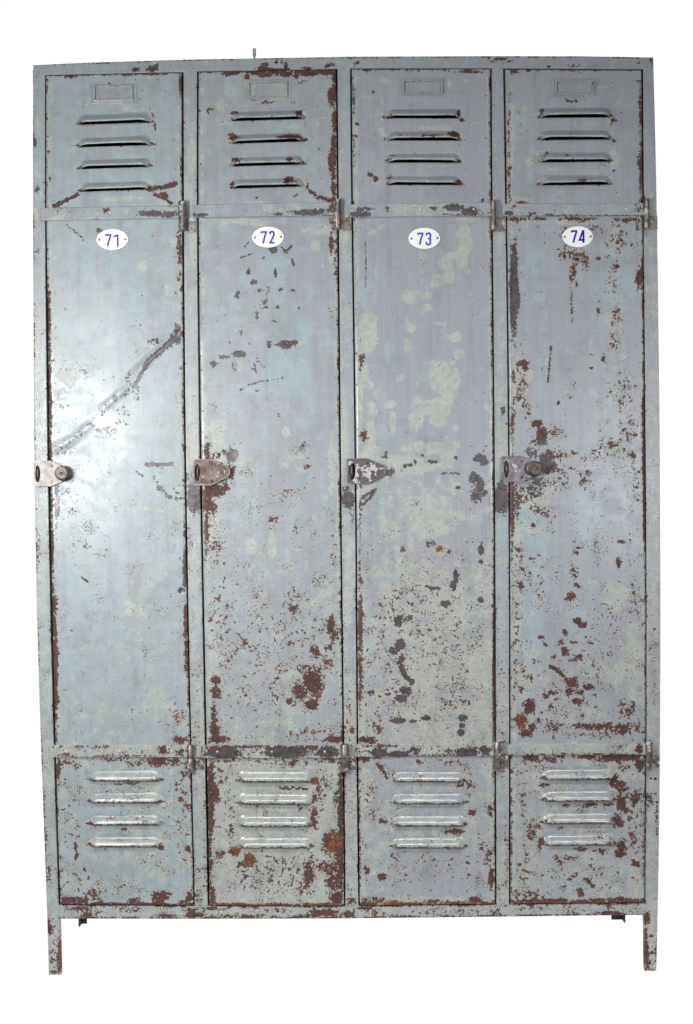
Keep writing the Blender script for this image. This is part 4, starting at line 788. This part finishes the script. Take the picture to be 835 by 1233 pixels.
DNAME = ['71', '72', '73', '74']
for i in range(4):
    vlo = lambda u, i=i: GT[i](u) + TG[i]
    door = sheet('door', Li[i], Ri[i], vlo, DB[i], YD, 3.8, .018, 'D', M_DOOR, locker, (1, 1, 1, 1), LOUV[i], rv=1.0, bulge=[.0016, .0012, .0016, .001][i])
    door['label'] = ['narrow locker door numbered 71 with a diagonal crease and a bright latch knob',
                     'narrow locker door numbered 72 with a large rust patch low on its right',
                     'narrow locker door numbered 73 with big cream flakes on lavender grey paint',
                     'narrow locker door numbered 74 with a round knob and heavy rust pitting'][i]
    for L in LOUV[i]:
        hood(*L, YD - [.0002, .0002, .0002, .0002][i], door)
    # riveted straps
    for k, (a, b, vl0, vl1, vr0, vr1) in enumerate(STR_U[i]):
        top = lambda u, a=a, b=b, p=vl0, q=vr0: p + (np.asarray(u) - a) / (b - a) * (q - p)
        bot = lambda u, a=a, b=b, p=vl1, q=vr1: p + (np.asarray(u) - a) / (b - a) * (q - p) - 2.2 * np.clip(1 - (np.asarray(u) - a) / 4.0, 0, 1) ** 2
        top2 = lambda u, f=top, a=a: f(u) + 2.2 * np.clip(1 - (np.asarray(u) - a) / 4.0, 0, 1) ** 2
        st = sheet('hinge_strap', one(a), one(b), top2, bot, YD - .0062, .9, .0055, 'S', M_STRAP, door, (1, 1, 1, 1))
        for t in (.115, .5, .875):
            u = a + (b - a) * t; v = float(top(u) + bot(u)) / 2 - .3
            bm = bmesh.new(); dome(bm, u, v, YD - .0061, .0026, .0016)
            finish('rivet', bm, door, [M_RIVET])
        h = HINGE[i][k]
        cx, z0 = xz((h[0] + h[1]) / 2, h[2]); _, z1 = xz(h[0], h[3]); _, z2 = xz(h[0], h[4]); r = (h[1] - h[0]) / 2 * MM
        cy = YD - .0062 - r * .3
        bm = bmesh.new(); lathe_z(bm, cx, cy, [(r * .5, z0 + .0012), (r * .85, z0 + .0006), (r, z0 - .001), (r, z1 + .0006), (r * .92, z1 + .0002)])
        # strap tongue wrapping into the barrel
        finish('hinge_barrel', bm, door, [M_HINGE])
        bm = bmesh.new(); lathe_z(bm, cx, cy, [(r * .92, z1 - .0002), (r, z1 - .0008), (r, z2 + .0022), (r * .82, z2 + .0006), (r * .45, z2)])
        l = LEAF[i][k]
        ax, az = xz(l[0], l[2]); bx, bz = xz(l[1], l[3])
        box(bm, cx, bx, -.0026, -.0008, bz, az)
        for q in (.25, .78):
            dome(bm, l[0] + (l[1] - l[0]) * .32, l[2] + (l[3] - l[2]) * q, -.0026, .0021, .0016, mi=1, n=12)
        finish('hinge', bm, locker, [M_HINGE, M_RIVET])
    # card holder
    u0, v0, u1, v1 = HOLD[i]
    dy = float(sample(D['dent'], np.array([(u0 + u1) / 2]), np.array([v0]))[0]) + .0003
    bm = bmesh.new()
    for (a, b, c, d, yy) in ((u0, v0, u1, v0 + 2.3, .0055), (u0, v1 - 2.3, u1, v1, .0055), (u0, v0 + 2.3, u0 + 2.3, v1 - 2.3, .0055), (u1 - 2.3, v0 + 2.3, u1, v1 - 2.3, .0055)):
        p = xz(a, d); q = xz(c, b); box(bm, p[0], q[0], YD - dy - yy, YD + .001, p[1], q[1])
    bmesh.ops.remove_doubles(bm, verts=bm.verts, dist=1e-6)
    p = xz(u0 - 4.5, v1 + 2.6); q = xz(u1 + 4.5, v0 - 2.8)
    box(bm, p[0], q[0], YD - dy - .0010, YD + .001, p[1], q[1])
    o = finish('card_holder', bm, door, [M_DOOR], smooth=False, bevel=.0005)
    me = o.data; n = len(me.vertices); cc = np.zeros(n * 3, np.float32); me.vertices.foreach_get('co', cc); cc = cc.reshape(-1, 3)
    a = me.attributes.new('wear', 'FLOAT_COLOR', 'POINT'); a.data.foreach_set('color', np.concatenate([np.tile(np.array([.2, [.6, .6, .45, .4][i], .25, 1], np.float32), n - 8), np.tile(np.array([.05, [.46, .5, .3, .25][i], .0, 1], np.float32), 8)]))
    a = me.attributes.new('tint', 'FLOAT_COLOR', 'POINT'); a.data.foreach_set('color', np.tile(np.array([.4, .1, 0, 1], np.float32), n))
    # enamel number plate
    cu, cv, ru, rv_, ang = PLATES[i]
    cx, cz = xz(cu, cv); dy = float(sample(D['dent'], np.array([cu]), np.array([cv]))[0]) + [.0016, .0012, .0016, .001][i]
    yb = YD - dy
    bm = bmesh.new()
    lathe_y(bm, cx, cz, [(1.0 * ru * MM, yb + .002), (1.0 * ru * MM, yb - .0012), (.985 * ru * MM, yb - .0017), (.9 * ru * MM, yb - .0019), (.5 * ru * MM, yb - .00200), (.02 * ru * MM, yb - .00205)], 64, 1, rv_ / ru, 0)
    bm.faces.ensure_lookup_table()
    for f in bm.faces[:64]: f.material_index = 2
    for dgt, x0, vb in DPOS[i]:
        for s, st_ in enumerate(DIG[dgt]):
            add_stroke(bm, [(x0 + p[0], vb - p[1] * .985) for p in st_], 2.05 if i < 3 else 2.25, yb - .00230 - .00004 * s, 1)
    for sx in (-1, 1):
        dome(bm, cu + sx * 15.7, cv + (.3 if sx < 0 else -.2), yb - .0018, .0022, .001, mi=2)
    o = finish('number_plate', bm, door, [M_ENAMEL, M_DBLUE if i == 3 else M_BLUE, M_SCREW])

# latches ---------------------------------------------------------------
LAT = [(42.3, 555, 585.6, 64.7, 87, 570.2), (232.8, 553, 584.6, 256.6, 278.2, 568.4), (418, 551.8, 583, 442.5, 465, 566.6), (603.6, 549.2, 580.2, 628, 651, 564.4)]
doors = [o for o in locker.children if o.name.split('.')[0] == 'door']
for i, (a, v0, v1, us, ut, vt) in enumerate(LAT):
    r = 3.0
    pts = []
    for (cx, cy, a0) in ((a + r, v1 - r, 90), (a + r, v0 + r, 180)):
        for k in range(5):
            g = math.radians(a0 + 90 * k / 4); pts.append((cx + r * math.cos(g), cy + r * math.sin(g)))
    pts += [(us - 2, v0), (us + 1.5, v0 + 1.0)]
    tr = 8
    for k in range(9):
        g = math.radians(-55 + 110 * k / 8); pts.append((ut - tr + tr * math.cos(g), vt + tr * math.sin(g)))
    pts += [(us + 1.5, v1 - 1.0), (us - 2, v1)]
    hu, hr = a + [5.0, 5.8, 6.6, 5.6][i], [2.9, 3.1, 3.6, 2.8][i]
    hv = (v0 + v1) / 2 + .3
    hole = [(hu + hr * math.cos(2 * math.pi * k / 20), hv + 10.2 * math.sin(2 * math.pi * k / 20)) for k in range(20)]
    bm = bmesh.new(); plate_poly(bm, pts, YD - .0065, YD - .0085, hole)
    cu_, cv_ = (a + ut) / 2 - 1, (v0 + v1) / 2
    inn = [(p[0] + (cu_ - p[0]) * .075, p[1] + (cv_ - p[1]) * .085) for p in pts]
    bm2 = bmesh.new(); plate_poly(bm2, pts, YD - .0083, YD - .0093, inn, 1)
    tmp = bpy.data.meshes.new('rim'); bm2.to_mesh(tmp); bm2.free(); bm.from_mesh(tmp); bpy.data.meshes.remove(tmp)
    for rv_ in (v0 + 6, v1 - 5.5):
        dome(bm, us - .5, rv_, YD - .0084, .0027, .0016, mi=0)
    # skirt that carries the plate on the door
    p = xz(float(Li[i](570)) + 3.5, v1 - 4); q = xz(us, v0 + 4); box(bm, p[0], q[0], YD - .0066, YD + .001, p[1], q[1])
    finish('latch_plate', bm, doors[i], [M_LAT[i], M_RIM], bevel=.0005)
    # staple on the stile, seen through the slot
    bm = bmesh.new()
    p = xz(hu - 4.2, hv + 12.5); q = xz(hu + 4.2, hv - 12.5); box(bm, p[0], q[0], -.0022, -.0006, p[1], q[1], 1)  # black backing plate added to stand in for the slot's shadow
    hx, hz = xz(hu + [0, .4, -1.0, .3][i], hv); R = 8.2 * MM; rr = .0030
    ring = []
    for k in range(25):
        g = -math.pi / 2 + math.pi * k / 24
        c = Vector((hx, -.002 - .010 * math.cos(g), hz + R * math.sin(g)))
        tn = Vector((0, .010 * math.sin(g), R * math.cos(g))).normalized(); n1 = Vector((1, 0, 0)); n2 = tn.cross(n1)
        ring.append([bm.verts.new(c + n1 * rr * math.cos(2 * math.pi * j / 10) + n2 * rr * math.sin(2 * math.pi * j / 10)) for j in range(10)])
    for A, B in zip(ring[:-1], ring[1:]):
        for j in range(10): bm.faces.new((A[j], A[(j + 1) % 10], B[(j + 1) % 10], B[j]))
    finish('staple', bm, locker, [M_KNOB, M_BLACK])
for i, (u, v) in ((0, (78.6, 569.8)), (3, (642.4, 564.2))):
    x, z = xz(u, v); y = YD - .0083; k = MM
    bm = bmesh.new()
    lathe_y(bm, x, z, [(9.4 * k, y + .001), (9.4 * k, y - .003), (7.0 * k, y - .005), (6.6 * k, y - .013), (7.6 * k, y - .0145), (8.1 * k, y - .017), (8.1 * k, y - .0215), (7.6 * k, y - .0238), (6.6 * k, y - .0245), (3.6 * k, y - .0238), (3.3 * k, y - .0243), (2.0 * k, y - .0243), (1.9 * k, y - .0256), (1.2 * k, y - .0266), (.2 * k, y - .027)], 40)
    finish('knob', bm, doors[i], [M_KNOB])

# stamped tag on the right post and wire pin on the top ---------------------
bm = bmesh.new()
p = xz(781.2, 957); q = xz(792.6, 934.8); box(bm, p[0], q[0], -.0012, .001, p[1], q[1])
for (a, b, c, d) in ((783, 939, 786.2, 954), (787.2, 939, 790.6, 954)):
    p = xz(a, d); q = xz(c, b); box(bm, p[0], q[0], -.0022, -.0011, p[1], q[1])
for (a, b, c, d) in ((782.6, 936, 785.4, 938.2), (787.6, 936, 790.8, 939), (783, 954.6, 785.6, 956.4), (787.4, 954.6, 790.8, 956.4)):
    p = xz(a, d); q = xz(c, b); box(bm, p[0], q[0], -.0015, -.0011, p[1], q[1], 1)
finish('post_tag', bm, locker, [plain('tag_paint', srgb(165, 166, 164), .45), M_BLACK], smooth=False, bevel=.0003)
bm = bmesh.new()
x, z = xz(306.3, 69.8); _, zt = xz(306.3, 57)
lathe_z(bm, x, .008, [(.0016, z - .012), (.0016, z + .003), (.0030, z + .008), (.0034, z + .013), (.0034, zt - .002), (.0026, zt)], 14)
finish('wire_pin', bm, locker, [worn_steel('pin_steel', srgb(120, 124, 126), srgb(150, 154, 156), .2, .5)])

# ------------------------------------------------------------------ white floor and backdrop, given emission to stay pure white without shadows
def glow(name, s):
    t = NT(name); e = t.n('ShaderNodeEmission'); e.inputs[0].default_value = (1, 1, 1, 1); e.inputs[1].default_value = s
    t.t.links.new(e.outputs[0], t.out.inputs[0]); return t.m


bm = bmesh.new()
vs = [bm.verts.new(p) for p in ((-1.6, -.28, 0), (1.6, -.28, 0), (1.6, .9, 0), (-1.6, .9, 0))]; bm.faces.new(vs)
fl = finish('floor', bm, None, [glow('glowing_white_floor', 1.02)], smooth=False); fl['kind'] = 'structure'
bm = bmesh.new(); prev = None
prof = [(.9 + .5 * math.sin(g), .5 - .5 * math.cos(g)) for g in np.linspace(0, math.pi / 2, 14)] + [(1.4, 3.4)]
for (y, z) in prof:
    cur = (bm.verts.new((-2.2, y, z)), bm.verts.new((2.2, y, z)))
    if prev: bm.faces.new((prev[0], prev[1], cur[1], cur[0]))
    prev = cur
bd = finish('backdrop', bm, None, [glow('glowing_white_backdrop', 1.02)]); bd['kind'] = 'structure'

# ------------------------------------------------------------------ light
world = bpy.data.worlds.new('World'); scene.world = world; world.use_nodes = True
bg = world.node_tree.nodes['Background']; bg.inputs[0].default_value = (.93, .96, 1, 1); bg.inputs[1].default_value = .05


def softbox(name, loc, target, size, power, col=(1, 1, 1), spread=180):
    l = bpy.data.lights.new(name, 'AREA'); l.shape = 'RECTANGLE'; l.size, l.size_y = size; l.energy = power; l.color = col; l.spread = math.radians(spread)
    o = bpy.data.objects.new(name, l); COL.objects.link(o); o.location = loc
    o.rotation_euler = (Vector(target) - Vector(loc)).to_track_quat('-Z', 'Y').to_euler()


softbox('softbox_key', (-.86, -1.55, 1.10), (-.25, 0, .98), (.36, .5), 15.5, (1, .99, .98), 140)
softbox('softbox_fill', (1.02, -2.0, .98), (.3, 0, .95), (.4, .5), 12, (.97, .95, 1))

softbox('overhead_strip', (0, -2.0, 2.75), (0, 0, .22), (2.4, .35), 7, (.97, .98, 1), 58)

scene.view_settings.view_transform = 'Standard'; scene.view_settings.look = 'None'
scene.view_settings.exposure = 0; scene.view_settings.gamma = 1
scene.render.film_transparent = False
scene.cycles.max_bounces = 6
